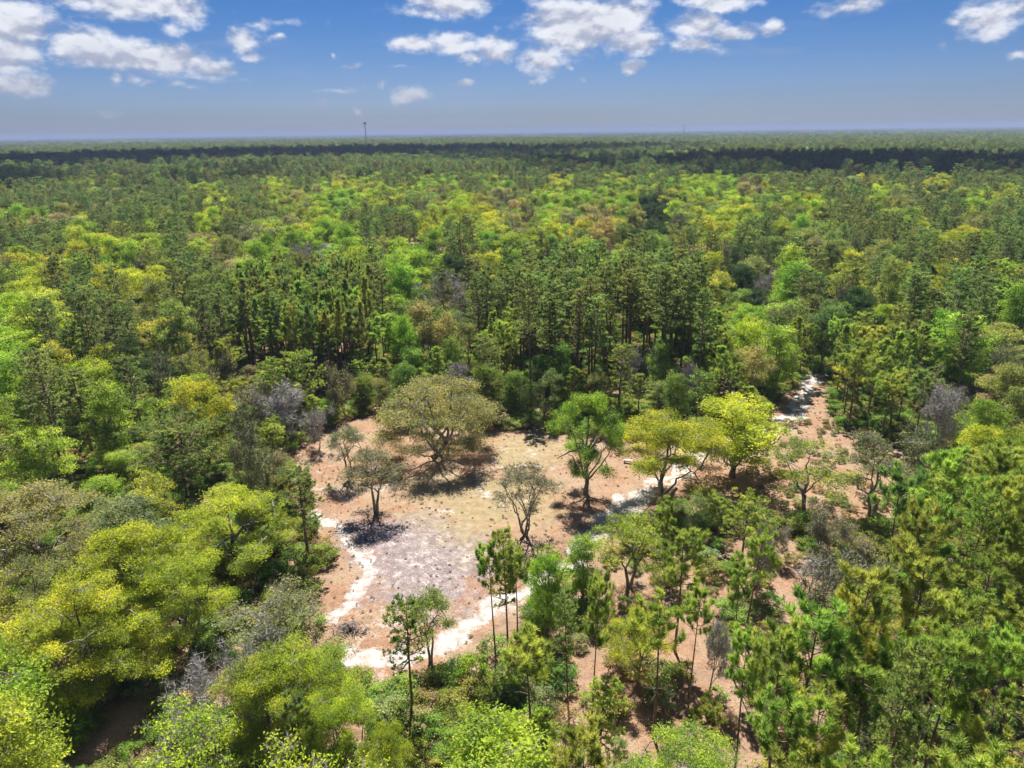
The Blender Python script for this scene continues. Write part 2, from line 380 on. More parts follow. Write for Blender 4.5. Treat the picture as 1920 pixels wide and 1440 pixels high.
def slim(seed, H, Rr, b0=.6, nb=22, k=5, tn=46, nlen=.62, spire=False):
    rs = np.random.RandomState(seed); T = MB(); C = MB()
    lean = rs.normal(0, .02*H, 2)
    def ax(t): return np.array([lean[0]*t*t, lean[1]*t*t, H*.98*t])
    tt = np.linspace(0, 1, 10); pts = np.array([ax(t)+[math.sin(t*5+seed)*.06, math.cos(t*4+seed)*.06, 0] for t in tt]); pts[0, 2] = -.4
    T.tube(pts, (.0085*H+.03)*(1-tt*.85)*np.where(tt == 0, 1.25, 1), 7)
    for i in range(7):                       # dead stubs and thin bare limbs below the crown
        t = rs.uniform(.28, b0); a = rs.uniform(0, 6.28); p = ax(t); L = rs.uniform(.4, 1.5)
        T.tube([p, p+np.array([math.cos(a), math.sin(a), .15])*L*.6, p+np.array([math.cos(a), math.sin(a), -.05])*L], [.03, .02, .008], 3)
    cen, dr, bs = [], [], []
    for i in range(nb):
        s = min(1, max(0, (i+rs.uniform(-.4, .4))/nb)); t = b0+(1-b0)*s
        prof = ((1-s)**.8*.95+.08) if spire else math.sqrt(max(.04, 1-((s-.30)/.78)**2))
        L = Rr*prof*rs.uniform(.45, 1.15); a = i*2.39996+rs.uniform(-.6, .6); p = ax(min(t, .98)); o = np.array([math.cos(a), math.sin(a), 0])
        e = p+o*L*.9+np.array([0, 0, L*rs.uniform(.25, .7)]); bp = bez(p, (p+e)/2-[0, 0, .14*L], e, 5)
        T.tube(bp, np.linspace(.05, .018, 5), 4); side = np.array([-o[1], o[0], 0]); bb = rs.uniform(.15, .85)
        for j in range(k):
            q = bp[4] if j == 0 else bp[rs.randint(2, 5)]
            d = side*rs.uniform(-.9, .9)+o*rs.uniform(0, .5)+np.array([0, 0, rs.uniform(.3, .8)]); d /= np.linalg.norm(d)
            en = q+d*(0 if j == 0 else rs.uniform(.3, .9)*L*.35)
            if j: T.tube([q, (q+en)/2, en], [.018, .014, .008], 3)
            u = np.array([d[0]*.35, d[1]*.35, 1.]); u /= np.linalg.norm(u)
            for m_ in range(2):
                cen.append(en+u*(.28*m_)); dr.append(u); bs.append(np.clip(bb+rs.uniform(-.15, .15), 0, 1))
    for m_ in range(3): cen.append(ax(1)-[0, 0, .3*m_]); dr.append(np.array([0, 0, 1.])); bs.append(.6)
    cen, dr, bs = np.array(cen), np.array(dr), np.array(bs)
    c = np.repeat(cen, tn, 0); d = np.repeat(dr, tn, 0); N = len(c)
    nd = d+rs.normal(0, .42, (N, 3)); nd /= np.linalg.norm(nd, axis=1)[:, None]; c = c-d*rs.uniform(0, .3, (N, 1))
    L = nlen*rs.uniform(.6, 1.15, N)[:, None]; w = np.cross(nd, rs.normal(0, 1, (N, 3))); w /= np.linalg.norm(w, axis=1)[:, None]
    v = np.stack([c, c+nd*L*.65+w*.024, c+nd*L, c+nd*L*.65-w*.024], 1)
    C.add(v.reshape(-1, 3), None, np.arange(4*N).reshape(-1, 4)); C.var.append(np.clip(np.repeat(bs, tn)+rs.uniform(-.3, .3, N), 0, 1))
    return T.mesh('trunk', [M['bark_pine']], True), C.mesh('crown', [M['leaf']]), H, Rr

PROTO = {}
def addp(k, *ms): PROTO[k] = list(ms)
addp('pine', *[pine(10+i, 22, 3.3+.25*(i % 3), b0=[.38, .46, .32, .5, .42][i], nb=[50, 44, 56, 40, 48][i], sub=8, tn=24) for i in range(5)])
addp('tall', *[pine(20+i, 24, 2.5+.3*i, b0=[.48, .42, .54][i], nb=46, sub=7, tn=24) for i in range(3)])
addp('slim', *[slim(200+i, 16, 2.4, b0=[.55, .66, .5, .62, .7, .58][i], nb=[26, 20, 30, 24, 17, 28][i]) for i in range(6)])
addp('spire', *[slim(210+i, 20, 1.9, b0=[.48, .55, .42][i], nb=[40, 34, 44][i], k=4, tn=26, spire=True) for i in range(3)])
addp('broadpine', pine(30, 17, 6.0, b0=.30, nb=58, sub=12, tn=26), pine(31, 17, 5.0, b0=.36, nb=50, sub=11, tn=26))
addp('young', *[pine(40+i, 14, 2.6+.2*(i % 2), b0=[.42, .5, .34, .56][i], nb=[46, 40, 50, 36][i], young=True, sub=5, tn=16, nlen=.5) for i in range(4)])
addp('oak', *[broadleaf(50+i, 13, 6.0, 'spread', lobes=[24, 28, 20, 26, 22, 30][i], th=[.2, .16, .22, .18, .25, .14][i], trunks=[1, 2, 1, 3, 1, 1][i]) for i in range(6)])
addp('oakfine', *[broadleaf(150+i, 13, 6.0, 'spread', lobes=[30, 34, 28, 32][i], th=[.12, .10, .14, .12][i], trunks=[1, 2, 3, 1][i], sub=15, nl=88, lsize=.102, lobe_r=.23, spr=.38, fine=44, flat=.5) for i in range(4)])
addp('airy', *[broadleaf(60+i, 13, 5.5, 'spread', lobes=[22, 20, 24][i], th=.2, trunks=[1, 2, 3][i], nl=26, fine=60, lsize=.15, spr=.42) for i in range(3)])
addp('upright', *[broadleaf(70+i, 15, 4.2, 'column', lobes=[24, 22, 26][i], th=.14, nl=44, lobe_r=.42, flat=.6) for i in range(3)])
addp('dome', *[broadleaf(80+i, 13, 8.0, 'dome', lobes=[50, 44][i], th=.13, trunks=4, nl=62, fine=60, sub=14, lsize=.115, spr=.5, lobe_r=.22, rt=.42) for i in range(2)])
addp('vase', broadleaf(90, 10, 5.5, 'vase', lobes=26, th=.12, trunks=4, nl=14, fine=60, lsize=.13, spr=.5, lobe_r=.28, rt=.26), broadleaf(91, 11, 4.0, 'vase', lobes=20, th=.3, trunks=2, nl=20, fine=50, lsize=.14, spr=.45, lobe_r=.3, rt=.24))
addp('bare', *[bare(100+i, 9, 4.0) for i in range(3)])
addp('bud', *[bare(110+i, 9, 4.0, 'bark_oak', leafn=9, lsize=.10) for i in range(3)])
addp('shrub', *[broadleaf(120+i, 2.6, 1.7, 'dome', lobes=9, th=.05, trunks=3, nl=34, fine=14, sub=6, lsize=.12, rt=.05, lobe_r=.34, spr=.22) for i in range(3)])
addp('brush', *[bare(130+i, 2.6, 1.7, 'bark_grey', leafn=3, lsize=.07) for i in range(2)])

# ------------------------------------------------------------------ colours of foliage
TINT = {'y': (.54, .60, .050), 'g': (.38, .52, .050), 'o': (.45, .42, .12), 'l': (.36, .42, .085), 'd': (.07, .12, .03),
        'p': (.27, .34, .085), 'q': (.40, .49, .080), 't': (.31, .385, .090), 'b': (.36, .33, .28), 'u': (.28, .39, .06), 'm': (.42, .40, .15),
        'e': (.47, .57, .07), 'r': (.40, .16, .05), 'n': (.54, .48, .14)}
def tint(c, r, k=.16):
    b = TINT[c]; h = r.uniform(-k, k); l = r.uniform(1-k, 1+k*1.2)
    return (max(0, b[0]*(1+h)*l), max(0, b[1]*(1-h*.25)*l), max(0, b[2]*l), 1)
CWORD = {'n': 'tan-yellow', 'y': 'yellow-green', 'g': 'bright green', 'o': 'golden tan', 'l': 'muted olive', 'd': 'blackish green', 'p': 'dark green', 'q': 'fresh green',
         't': 'dark green', 'b': 'bare grey', 'u': 'mid green', 'm': 'mossy olive', 'e': 'pale lime', 'r': 'rusty'}
NAMES = {'pine': ('pine_tree', 'pine tree', 'pine'), 'tall': ('pine_tree', 'pine tree', 'tall pine'), 'broadpine': ('pine_tree', 'pine tree', 'broad pine'), 'young': ('pine_tree', 'pine tree', 'bushy pine'), 'slim': ('pine_tree', 'pine tree', 'slender pine'), 'spire': ('pine_tree', 'pine tree', 'spire-topped pine'),
         'oak': ('oak_tree', 'oak tree', 'oak'), 'oakfine': ('oak_tree', 'oak tree', 'oak'), 'airy': ('oak_tree', 'oak tree', 'thin-leaved oak'), 'dome': ('live_oak_tree', 'live oak', 'domed live oak'), 'upright': ('broadleaf_tree', 'broadleaf tree', 'upright leafy tree'),
         'vase': ('budding_tree', 'budding tree', 'open budding tree'), 'bare': ('bare_tree', 'bare tree', 'leafless tree'), 'bud': ('budding_tree', 'budding tree', 'budding tree'),
         'shrub': ('shrub', 'shrub', 'shrub'), 'brush': ('shrub', 'shrub', 'twiggy shrub')}
GROUP = {'pine_tree': 'pines of the forest', 'oak_tree': 'oaks of the forest', 'live_oak_tree': 'spreading live oaks', 'broadleaf_tree': 'upright leafy trees of the forest',
         'budding_tree': 'budding trees among the pines', 'bare_tree': 'leafless trees among the pines', 'shrub': 'shrubs on the forest floor'}

TREES = []      # dicts: kind, var, x, y, h, r, col, rot, label/short
def base_tree(kind, u, vb, vt, w, col, short=None, var=None, label=None, du=0):
    p = at_z(u, vb); lo, hi = 1, 60
    for _ in range(40):
        z = (lo+hi)/2; q = proj((p[0], p[1], z))
        if q[1] > vt: lo = z
        else: hi = z
    D = proj((p[0], p[1], z*.6))[2]
    TREES.append(dict(kind=kind, x=p[0], y=p[1], h=z, r=w/2*D/FOC, col=col, short=short, var=var, label=label, hero=True))
def top_tree(kind, u, vt, w, h, col, short=None, var=None, label=None):
    p = at_z(u, vt, h); D = proj((p[0], p[1], h*.7))[2]
    TREES.append(dict(kind=kind, x=p[0], y=p[1], h=h, r=w/2*D/FOC, col=col, short=short, var=var, label=label, hero=True))

B, T_ = base_tree, top_tree
#HEROES
B('dome', 822, 852, 692, 232, 'n', 'great domed live oak', 0, 'great domed live oak with tan-olive crown and forked trunk at the back of the clearing')
B('vase', 862, 800, 680, 60, 'b', None, 1, 'small pale leafless tree poking up behind the great domed live oak')
B('vase', 705, 962, 846, 120, 'm', 'stout mossy tree', 1, 'lone mossy tree with a stout dark trunk on the pink-grey bare patch of the clearing')
B('oak', 1098, 925, 728, 152, 'g', 'tall green clearing oak', 3, 'tall green oak with a clean forked trunk standing alone in the clearing')
B('oak', 1250, 937, 764, 212, 'y', 'wide lime trackside oak', 1, 'wide lime oak with several trunks that hides the sandy track behind it')
B('oak', 1372, 893, 744, 165, 'y', 'round lime trackside oak', 5, 'round dense lime oak between the sandy track and the taller lime oak')
B('vase', 985, 1005, 872, 135, 'm', 'vase-shaped budding tree', 0, 'nearly leafless vase-shaped tree with many stems in the middle of the clearing')
B('airy', 1507, 958, 822, 135, 'e', 'pale lime airy oak', 1, 'pale lime airy oak with twisted trunks in the scrub east of the track')
B('airy', 1632, 975, 800, 130, 'm', 'forked olive scrub tree', 1, 'thin olive tree with two long bent trunks in the tan scrub')
B('vase', 657, 898, 800, 85, 'm', 'pale sparse tree', 1, 'pale sparse double-stemmed tree beside the orange track end')
B('bud', 652, 790, 680, 72, 'o', 'brownish budding tree', 0, 'brownish budding tree in front of the close pine stand')
B('upright', 616, 797, 748, 40, 'g', 'small vivid green tree', 0, 'small vivid green tree at the orange clearing edge by the grey brush')
B('broadpine', 352, 942, 782, 190, 'p', 'broad dark pine', 0, 'broad heavy dark pine with long low limbs among the lime oaks')
B('oak', 450, 1062, 922, 240, 'y', 'wide yellow-green clearing-edge oak', 3, 'wide yellow-green oak with many stems at the western clearing edge')
B('pine', 580, 1052, 880, 105, 'p', 'ragged sand-edge pine', 3, 'ragged open pine leaning over the white sand at the western clearing edge')
B('dome', 60, 1075, 905, 300, 'o', 'wide tan live oak', 1, 'wide low tan live oak at the west edge of the view')
B('oak', 225, 908, 842, 78, 'e', 'small round lime tree', 0, 'small round lime tree just west of the broad dark pine')
B('upright', 197, 956, 896, 70, 'g', None, 1, 'small dark-trunked green tree below the small round lime tree')
B('pine', 85, 872, 735, 85, 'p', None, 0, 'westernmost of three slim dark pines rising from the lime thicket')
B('tall', 176, 860, 690, 80, 'p', 'tallest slim thicket pine', 0, 'tallest of three slim dark pines rising from the lime thicket, trunk bare')
B('pine', 270, 818, 664, 75, 'p', None, 2, 'easternmost of three slim dark pines rising from the lime thicket')
B('pine', 775, 1345, 1128, 95, 'u', 'near crooked-limbed pine', 3, 'pine with crooked bare side limbs standing before the white sandy road')
B('vase', 808, 1240, 1105, 95, 'g', 'thin green roadside tree', 1, 'thin-leaved green tree overlapping the white sandy road')
B('young', 930, 1248, 1018, 52, 'q', None, 1, 'left-leaning slim pine of the trio in front of the clearing')
B('pine', 953, 1242, 988, 72, 'q', 'trio of slim pines', 1, 'tallest slim pine of the trio in front of the clearing')
B('young', 970, 1225, 1030, 50, 'q', None, 3, 'shortest slim pine of the trio in front of the clearing')
B('shrub', 882, 1278, 1222, 62, 'g', 'round bright shrub', 0, 'round bright green shrub alone on the leaf litter below the sandy road')
B('upright', 1025, 1195, 1030, 90, 'g', None, 2, 'leafy fresh green tree right behind the trio of slim pines')
B('upright', 1090, 1130, 1008, 80, 'g', None, 1, 'feathery green tree over the sandy road bend')
B('airy', 1180, 1100, 958, 135, 'y', 'grey-limbed lime roadside oak', 2, 'lime oak with exposed grey limbs beside the sandy road bend')
B('oak', 1195, 1275, 1142, 130, 'y', 'small brilliant lime oak', 4, 'small brilliant lime oak among thin pines at the lower centre')
B('bare', 1515, 1118, 1040, 88, 'b', 'tangled grey bare tree', 0, 'low tangled grey leafless tree on the orange leaf litter')
B('pine', 1385, 1090, 925, 85, 'q', 'lone thin scrub pine', 3, 'lone thin pine with a ball-shaped top in the open scrub')
B('bare', 1418, 1120, 968, 60, 'b', None, 1, 'thin leaning leafless tree just right of the lone thin pine in the scrub')
B('young', 1015, 1490, 1322, 95, 'q', 'plump young pine', 0, 'plump fresh green young pine at the bottom of the view')
B('young', 1370, 1265, 1058, 50, 'q', None, 3, 'thin pine with a bare lower trunk left of the bare scrub gap')
B('young', 1290, 1340, 1100, 55, 'q', None, 1, 'thin tall pine in the middle of the thin pine stand')
B('young', 1108, 1400, 1090, 55, 'q', 'straightest thin pine', 3, 'very straight thin pine with a long bare trunk at the lower centre')
B('pine', 1065, 1330, 1100, 60, 't', None, 1, 'thin dark pine between the trio and the brilliant lime oak')
T_('upright', 925, 1372, 240, 11, 'g', 'big fresh-green bottom crown', 2, 'big fresh green crown cut by the bottom edge of the view')
T_('oak', 728, 1345, 105, 10, 'y', None, 0, 'rounded yellow-green crown at the bottom left of the near budding trees')
T_('oak', 1290, 1392, 260, 11, 'e', 'pale lime bottom crown', 1, 'pale lime crown cut by the bottom edge beneath the thin pines')
T_('airy', 500, 1105, 200, 11, 'm', 'grey mossy crown', 0, 'grey-olive mossy crown beside the ragged pine at the sand edge')
T_('bare', 420, 1180, 190, 11, 'b', 'twisted grey near tree', 2, 'twisted pale grey leafless tree among near yellow oaks')
T_('bare', 340, 1245, 150, 10, 'b', None, 1, 'pale grey leafless tree leaning over the orange ground gap')
T_('oak', 230, 972, 230, 14, 'y', 'golden-lime near oak', 3, 'golden-lime oak whose crown peaks over the wide tan live oak')
T_('oak', 330, 1035, 190, 12, 'y', None, 0, 'golden-lime oak just below the crown of the taller golden-lime oak')
T_('oak', 120, 1080, 230, 13, 'y', None, 5, 'broad lime oak in the near western thicket under the tan live oak')
B('oak', 262, 1290, 1120, 210, 'y', None, 2, 'layered lime oak right of the broad lime near oak')
B('oak', 120, 1312, 1178, 230, 'y', 'layered lime near oak', 1, 'layered lime oak above the dark thicket beside the red dirt path')
T_('oak', 560, 1200, 220, 11, 'y', 'yellow sand-edge oak', 2, 'yellow-green oak hiding the lower western end of the white sand road')
T_('oak', 480, 1235, 200, 11, 'y', None, 4, 'golden yellow oak just left of the yellow oak at the sand edge')
T_('oak', 620, 1290, 160, 10, 'y', None, 5, 'yellow-green crown below the white sand road end')
B('oak', 5, 1400, 1280, 130, 'g', 'deep-green near thicket tree', 0, 'deep green tree at the lower western corner by the red dirt path')
B('shrub', 118, 1385, 1318, 100, 'g', None, 2, 'low deep green tree overhanging the red dirt path')
T_('young', 548, 1310, 60, 10, 'p', None, 2, 'single dark narrow pine among the near yellow oaks')
# middle distance landmarks
T_('oak', 852, 470, 55, 17, 'd', 'round very dark evergreen', 0, 'round very dark evergreen among bright green crowns in the middle distance')
T_('bare', 828, 505, 95, 16, 'b', 'wide grey leafless crown', 0, 'wide purple-grey leafless crown in the middle distance')
T_('bare', 985, 488, 60, 17, 'b', None, 1, 'pale grey leafless crown between green trees in the middle distance')
T_('bare', 705, 445, 50, 17, 'b', None, 2, 'grey-tan leafless crown above the tall tan trees in the middle distance')
T_('bare', 1205, 488, 45, 15, 'b', 'purple-grey bare crown', 0, 'purple-grey leafless crown beside the solitary pine in the middle distance')
T_('pine', 1187, 437, 40, 20, 'p', 'solitary middle-distance pine', 0, 'solitary dark pine with visible trunk above lime crowns in the middle distance')
T_('dome', 1110, 386, 45, 14, 'o', 'round tan far oak', 0, 'round tan oak beside the small far sand patch')
T_('upright', 765, 458, 85, 17, 'g', 'vivid green twin crown', 0, 'vivid green broad crown in the middle distance below dark pines')
T_('upright', 1110, 455, 60, 17, 'g', None, 1, 'vivid green crown left of the solitary pine in the middle distance')
T_('oak', 800, 560, 95, 19, 'o', 'tall tan background tree', 2, 'tall tan-olive tree rising above and behind the great domed live oak')
T_('dome', 365, 580, 120, 12, 'o', 'low orange crown', 1, 'low orange-gold crown west of the close pine stand')
T_('oak', 260, 432, 110, 16, 'g', 'wide green western crown', 1, 'wide fresh green crown in the western middle distance')
T_('oak', 380, 435, 85, 16, 'o', None, 2, 'gold-tan crown right of the wide green western crown')
T_('pine', 325, 455, 60, 21, 'p', None, 1, 'dark small-headed pine over the wide green western crown')
T_('oak', 1395, 455, 60, 15, 'd', 'black-green crown', 0, 'black-green dense crown by grey twigs in the eastern middle distance')
T_('oak', 1700, 455, 80, 15, 'g', 'vivid green eastern crown', 1, 'vivid green crown in the eastern middle distance')
T_('oak', 1875, 470, 80, 15, 'g', None, 3, 'green crown near the eastern edge in the middle distance')
T_('bare', 230, 402, 24, 14, 'r', None, 1, 'small rusty-brown crown among dark pines in the west')
T_('bud', 480, 704, 110, 11, 'm', 'grey-tan brushy crown', 0, 'grey-tan budding tree at the north-western clearing edge')
T_('bare', 540, 716, 115, 11, 'b', None, 0, 'wide silvery leafless tree right of the grey-tan brushy crown')
T_('bud', 425, 700, 85, 11, 'o', None, 1, 'golden-tan budding tree left of the grey-tan brushy crown')
T_('bare', 590, 752, 70, 8, 'b', None, 2, 'small silvery leafless tree leaning to the orange track end')
T_('pine', 505, 668, 60, 13, 'q', None, 1, 'smaller of two fresh green pines in front of the close pine stand')
T_('broadpine', 560, 662, 85, 13, 'q', None, 0, 'larger of two fresh green pines in front of the close pine stand')
T_('upright', 355, 700, 95, 12, 'y', None, 0, 'yellow-green domed tree below the low orange crown')
T_('bud', 1210, 640, 60, 9, 'b', None, 2, 'grey-brown twiggy tree at the foot of the tall back pines')
T_('bare', 1300, 670, 60, 10, 'b', None, 1, 'grey leafless tree before the tall pines above the round lime oak')
T_('oak', 1855, 745, 90, 13, 'g', 'vivid green crown near the edge', 1, 'vivid green crown at the eastern edge above tall slender pines')
T_('bud', 1760, 690, 110, 10, 'o', None, 1, 'wide tan budding crown in the eastern brushy thicket')
B('airy', 1300, 1012, 925, 80, 'l', None, 0, 'small olive tree between the wide lime oak and the lone thin pine')
B('slim', 1345, 1022, 930, 45, 'q', None, 0, 'short slender pine just left of the lone thin pine in the scrub')
B('slim', 1245, 1078, 938, 45, 'q', None, 2, 'slender pine rising in front of the wide lime oak trunks')
B('bud', 1330, 962, 900, 60, 'o', None, 1, 'tan budding sapling in the shade below the round dense lime oak')
B('bud', 1562, 1052, 955, 110, 'm', None, 0, 'bushy olive-grey budding tree below the pale lime airy oak')
B('bud', 1440, 1040, 972, 75, 'm', None, 2, 'thin olive budding tree right of the lone thin pine')
B('bud', 1620, 1060, 995, 85, 'o', None, 1, 'golden budding bush east of the tangled grey leafless tree')
#ENDHEROES

ZX = [30+60*i for i in range(32)]
ZROWS = {
 262: "pppppppppppppppplppllplyylyylyly",
 280: "ppplppppppppppplplpplylppypylpyl",
 300: "pppplpppppplplyplpylylplppppplpp",
 330: "pplllpypypyypgpgpypypgglpplypyppy"[:32],
 360: "ppplppypyogyyoylogggdyyygypgodgy"[:32],
 400: "glypppyplygppyyyoyoodoygpypyypop",
 440: "ppyyggdogbgpbgpyglobypoplllppyyp",
 480: "oyygopooqoqyggdygbgyppolbpyoppyq"[:32],
 520: "oypyyppgqqqpgbbpgbyogyydgpopqypq",
 560: "yypplpp-qqqppopottytttoyypdyppyg"[:32],
 600: "gpppyppoqqqqgooqtttbttqybqqoqgpo",
 640: "gyyydllq---uuuuuuuuuuuqogbqqoobo",
 680: "gyyggoy-qq-lu--uuuuuuuuuglyqqboo",
 720: "ygygyyylqql----uuuuuuuug-yqqpboo",
 760: "ypglgyylbb---------------ullblyg",
 820: "yllylyglb--------------------yyq",
 880: "yll-l-gyq-------------------yqqq",
 940: "---ll----------------------lqqqq",
 1000: "ll---------------g-yqq...loqqqqq",
 1060: "yyyyyyylll-----qggqqlq...-qqqqqq",
 1120: "ylyyyyllbl-----qgqqqyq...qqqqqqq",
 1180: "yyyylybbll-----qqqqqyq...qqqqqqq",
 1240: "gyyylbbyyl----lqqlqqyq..qqqqqqqq",
 1300: "gggylbyyyyyl-llqqqlqqq..qqqqqqqy",
 1360: "g---lyyyyyyg-lgyqqqqq...qqqqyqqq",
 1420: "----" "yyyl" "yyyg" "yggg" "gqqyyyy.qqyyqqqq",
}
ZK = sorted(ZROWS)
print('rows', {k: len(x) for k, x in ZROWS.items() if len(x) != 32})
ZROWS = {k: (x+x[-1]*32)[:32] for k, x in ZROWS.items()}
def zone(u, v, r):
    v2 = v+r.uniform(-.5, .5)*(8 if v < 340 else 26); u2 = u+r.uniform(-24, 24)
    k = min(ZK, key=lambda q: abs(q-v2)); i = int(min(31, max(0, u2//60)))
    return ZROWS[k][i]
def inpoly(x, y, P):
    c = False; j = len(P)-1
    for i in range(len(P)):
        if (P[i][1] > y) != (P[j][1] > y) and x < (P[j][0]-P[i][0])*(y-P[i][1])/(P[j][1]-P[i][1])+P[i][0]: c = not c
        j = i
    return c
CLEAR = [(605, 800), (690, 775), (740, 795), (930, 803), (1030, 812), (1150, 830), (1300, 812), (1400, 812), (1440, 770), (1490, 722), (1510, 700), (1550, 705), (1560, 800), (1640, 830), (1745, 845),
         (1760, 900), (1700, 985), (1560, 1000), (1480, 980), (1400, 960), (1290, 950), (1230, 960), (1150, 1030), (1080, 1090), (960, 1165), (900, 1240), (800, 1275), (700, 1290), (650, 1270), (600, 1190), (585, 1100), (625, 1050), (585, 970), (560, 900), (540, 850)]
STAND = [(425, 655), (470, 640), (700, 640), (690, 720), (630, 745), (560, 760), (520, 700), (430, 700)]
PATHSW = [(60, 1460), (150, 1400), (215, 1330), (290, 1310), (300, 1350), (230, 1400), (170, 1460)]
SPEC = {   # code: (kinds, height range, radius range, colour codes)
 'p': (['pine', 'pine', 'pine', 'tall', 'oak'], (15, 22), (3.0, 4.4), 'ppppl'), 'q': (['young', 'slim', 'pine', 'slim'], (10, 15), (2.2, 3.2), 'qqqqt'),
 't': (['tall', 'pine', 'tall'], (21, 27), (2.6, 3.6), 'tttp'), 'y': (['oak', 'oak', 'airy', 'oak'], (10, 16), (3.6, 5.8), 'yyyel'),
 'g': (['upright', 'oak', 'upright'], (11, 17), (3.2, 5.0), 'gggue'), 'o': (['oak', 'airy', 'bud', 'oak'], (10, 15), (3.4, 5.6), 'oyml'),
 'l': (['airy', 'oak', 'bud', 'upright'], (9, 15), (3.2, 5.0), 'lllm'), 'b': (['bare', 'bud', 'airy', 'bare'], (8, 13), (3.2, 5.0), 'bmmb'),
 'd': (['oak', 'upright'], (11, 16), (3.5, 5.0), 'dd'), 'u': (['upright', 'young', 'upright', 'airy', 'pine'], (7, 14), (2.2, 3.6), 'uuulp'),
 '.': (['slim', 'bare', 'slim', 'bud', 'shrub', 'slim', 'slim'], (7, 14), (1.4, 2.4), 'qbqmuqt')}
CORE = [(600, 830), (760, 800), (1000, 830), (1150, 850), (1220, 900), (1150, 960), (1040, 1050), (900, 1140), (700, 1230), (650, 1220), (640, 1120), (650, 960), (600, 920)]
PATHV = [(110, 1436), (180, 1375), (235, 1322), (262, 1330), (215, 1375), (150, 1436)]
def fill():
    r = random.Random(11)
    cell = 6.0; grid = {}
    def near(x, y, rad, f):
        k = int(2) ; cx, cy2 = int(x//cell), int(y//cell)
        for i in range(cx-k, cx+k+1):
            for j in range(cy2-k, cy2+k+1):
                for (a, b, q) in grid.get((i, j), ()):
                    if (a-x)**2+(b-y)**2 < ((q+rad)*f)**2: return True
        return False
    def put(x, y, rad): grid.setdefault((int(x//cell), int(y//cell)), []).append((x, y, rad))
    for t in TREES: put(t['x'], t['y'], t['r'])
    n = 0
    # the close pine stand
    for _ in range(5000):
        u, v = r.uniform(420, 705), r.uniform(640, 762)
        if not inpoly(u, v, STAND): continue
        p = at_z(u, v)
        if near(p[0], p[1], 1.3, .92): continue
        put(p[0], p[1], 1.3)
        TREES.append(dict(kind=r.choice(['spire', 'spire', 'tall', 'slim', 'tall']), x=p[0], y=p[1], h=r.uniform(16.5, 21.5), r=r.uniform(1.6, 2.7), col='q' if r.random() < .5 else 't', stand=True))
    DMAX = 620
    for _ in range(150000):
        d = math.sqrt(r.uniform(22**2, DMAX**2)); a = r.uniform(-.78, .78)
        x, y = d*math.sin(a), d*math.cos(a)
        if d > 250 and r.random() > .75: pass
        b = proj((x, y, 0))
        if b is None: continue
        # height guess decides the zone that the crown's top falls in
        hg = 14 if d < 250 else 17
        q = proj((x, y, hg))
        if q is None or not (-260 < q[0] < 2180) or q[1] > 1900: continue
        if inpoly(b[0], b[1], CLEAR) or inpoly(b[0], b[1], STAND) or inpoly(b[0], b[1], PATHSW): continue
        c = zone(q[0], q[1], r)
        if c == '-': continue
        if c == 'p' and 620 < q[0] < 1520 and 296 < q[1] < 480 and r.random() < .45: c = r.choice('gyg')
        ks, hr, rr, cs = SPEC[c]; i = r.randrange(len(ks)); kind = ks[i]
        h = r.uniform(*hr); rad = r.uniform(*rr)
        if kind in ('pine', 'tall') : rad = min(rad, 3.3)
        if c == 'q' and q[1] > 900:
            kind = r.choice(['slim', 'slim', 'slim', 'slim', 'pine'])
            if q[0] > 1400: h = r.uniform(13, 19); rad = r.uniform(2.0, 2.9)
            else: h = r.uniform(10, 16.5); rad = r.uniform(1.7, 2.5)
        if kind == 'oak' and d < 95: kind = 'oakfine'
        if d > 190 and c in 'yglo': h = r.uniform(14, 20)
        if d > 150 and c in 'yglo' and kind != 'bud': rad = r.uniform(4.2, 7.2)
        if 430 < q[0] < 720 and 600 < q[1] < 790: h = min(h, r.uniform(6, 9)); rad = min(rad, 2.4)
        if kind in ('shrub', 'brush'): h = r.uniform(1.5, 3); rad = r.uniform(1, 2)
        q2 = proj((x, y, h))
        # keep crowns off the clearing and off hand-placed trees
        if zone(q2[0], q2[1], random.Random(1)) == '-' : continue
        if c == 'u' and d < 120: continue
        f = {'.': 1.05, 'u': .85, 'q': .68, 'p': .82, 't': .66}.get(c, .84)
        if c == 'q' and q[1] > 950 and q[0] < 1320: f = .95
        if c == 'q' and q[1] > 900 and q[0] > 1400: f = .78
        if near(x, y, rad, f): continue
        bad = False
        for (ox, zz_) in ((0, 1), (0, .75), (-.8, .7), (.8, .7), (0, .45), (-.9, .4), (.9, .4), (0, .2), (-.45, .9), (.45, .9)):
            pp = proj((x+ox*rad, y, h*zz_))
            if pp and (inpoly(pp[0], pp[1], CORE) or inpoly(pp[0], pp[1], PATHV)): bad = True; break
        if bad: continue
        put(x, y, rad)
        TREES.append(dict(kind=kind, x=x, y=y, h=h, r=rad, col=(cs[i % len(cs)] if r.random() < .6 else r.choice(cs)), code=c))
for t in TREES:
    near_ = math.hypot(t['x'], t['y']) < 95
    if t['kind'] in ('oak', 'upright', 'airy'): t['r'] *= 1.0 if near_ else 1.14
    if t['kind'] == 'young' and t['short'] != 'plump young pine': t['kind'] = 'slim'; t['r'] *= 1.15
    if t['kind'] == 'oak' and near_: t['kind'] = 'oakfine'
fill()

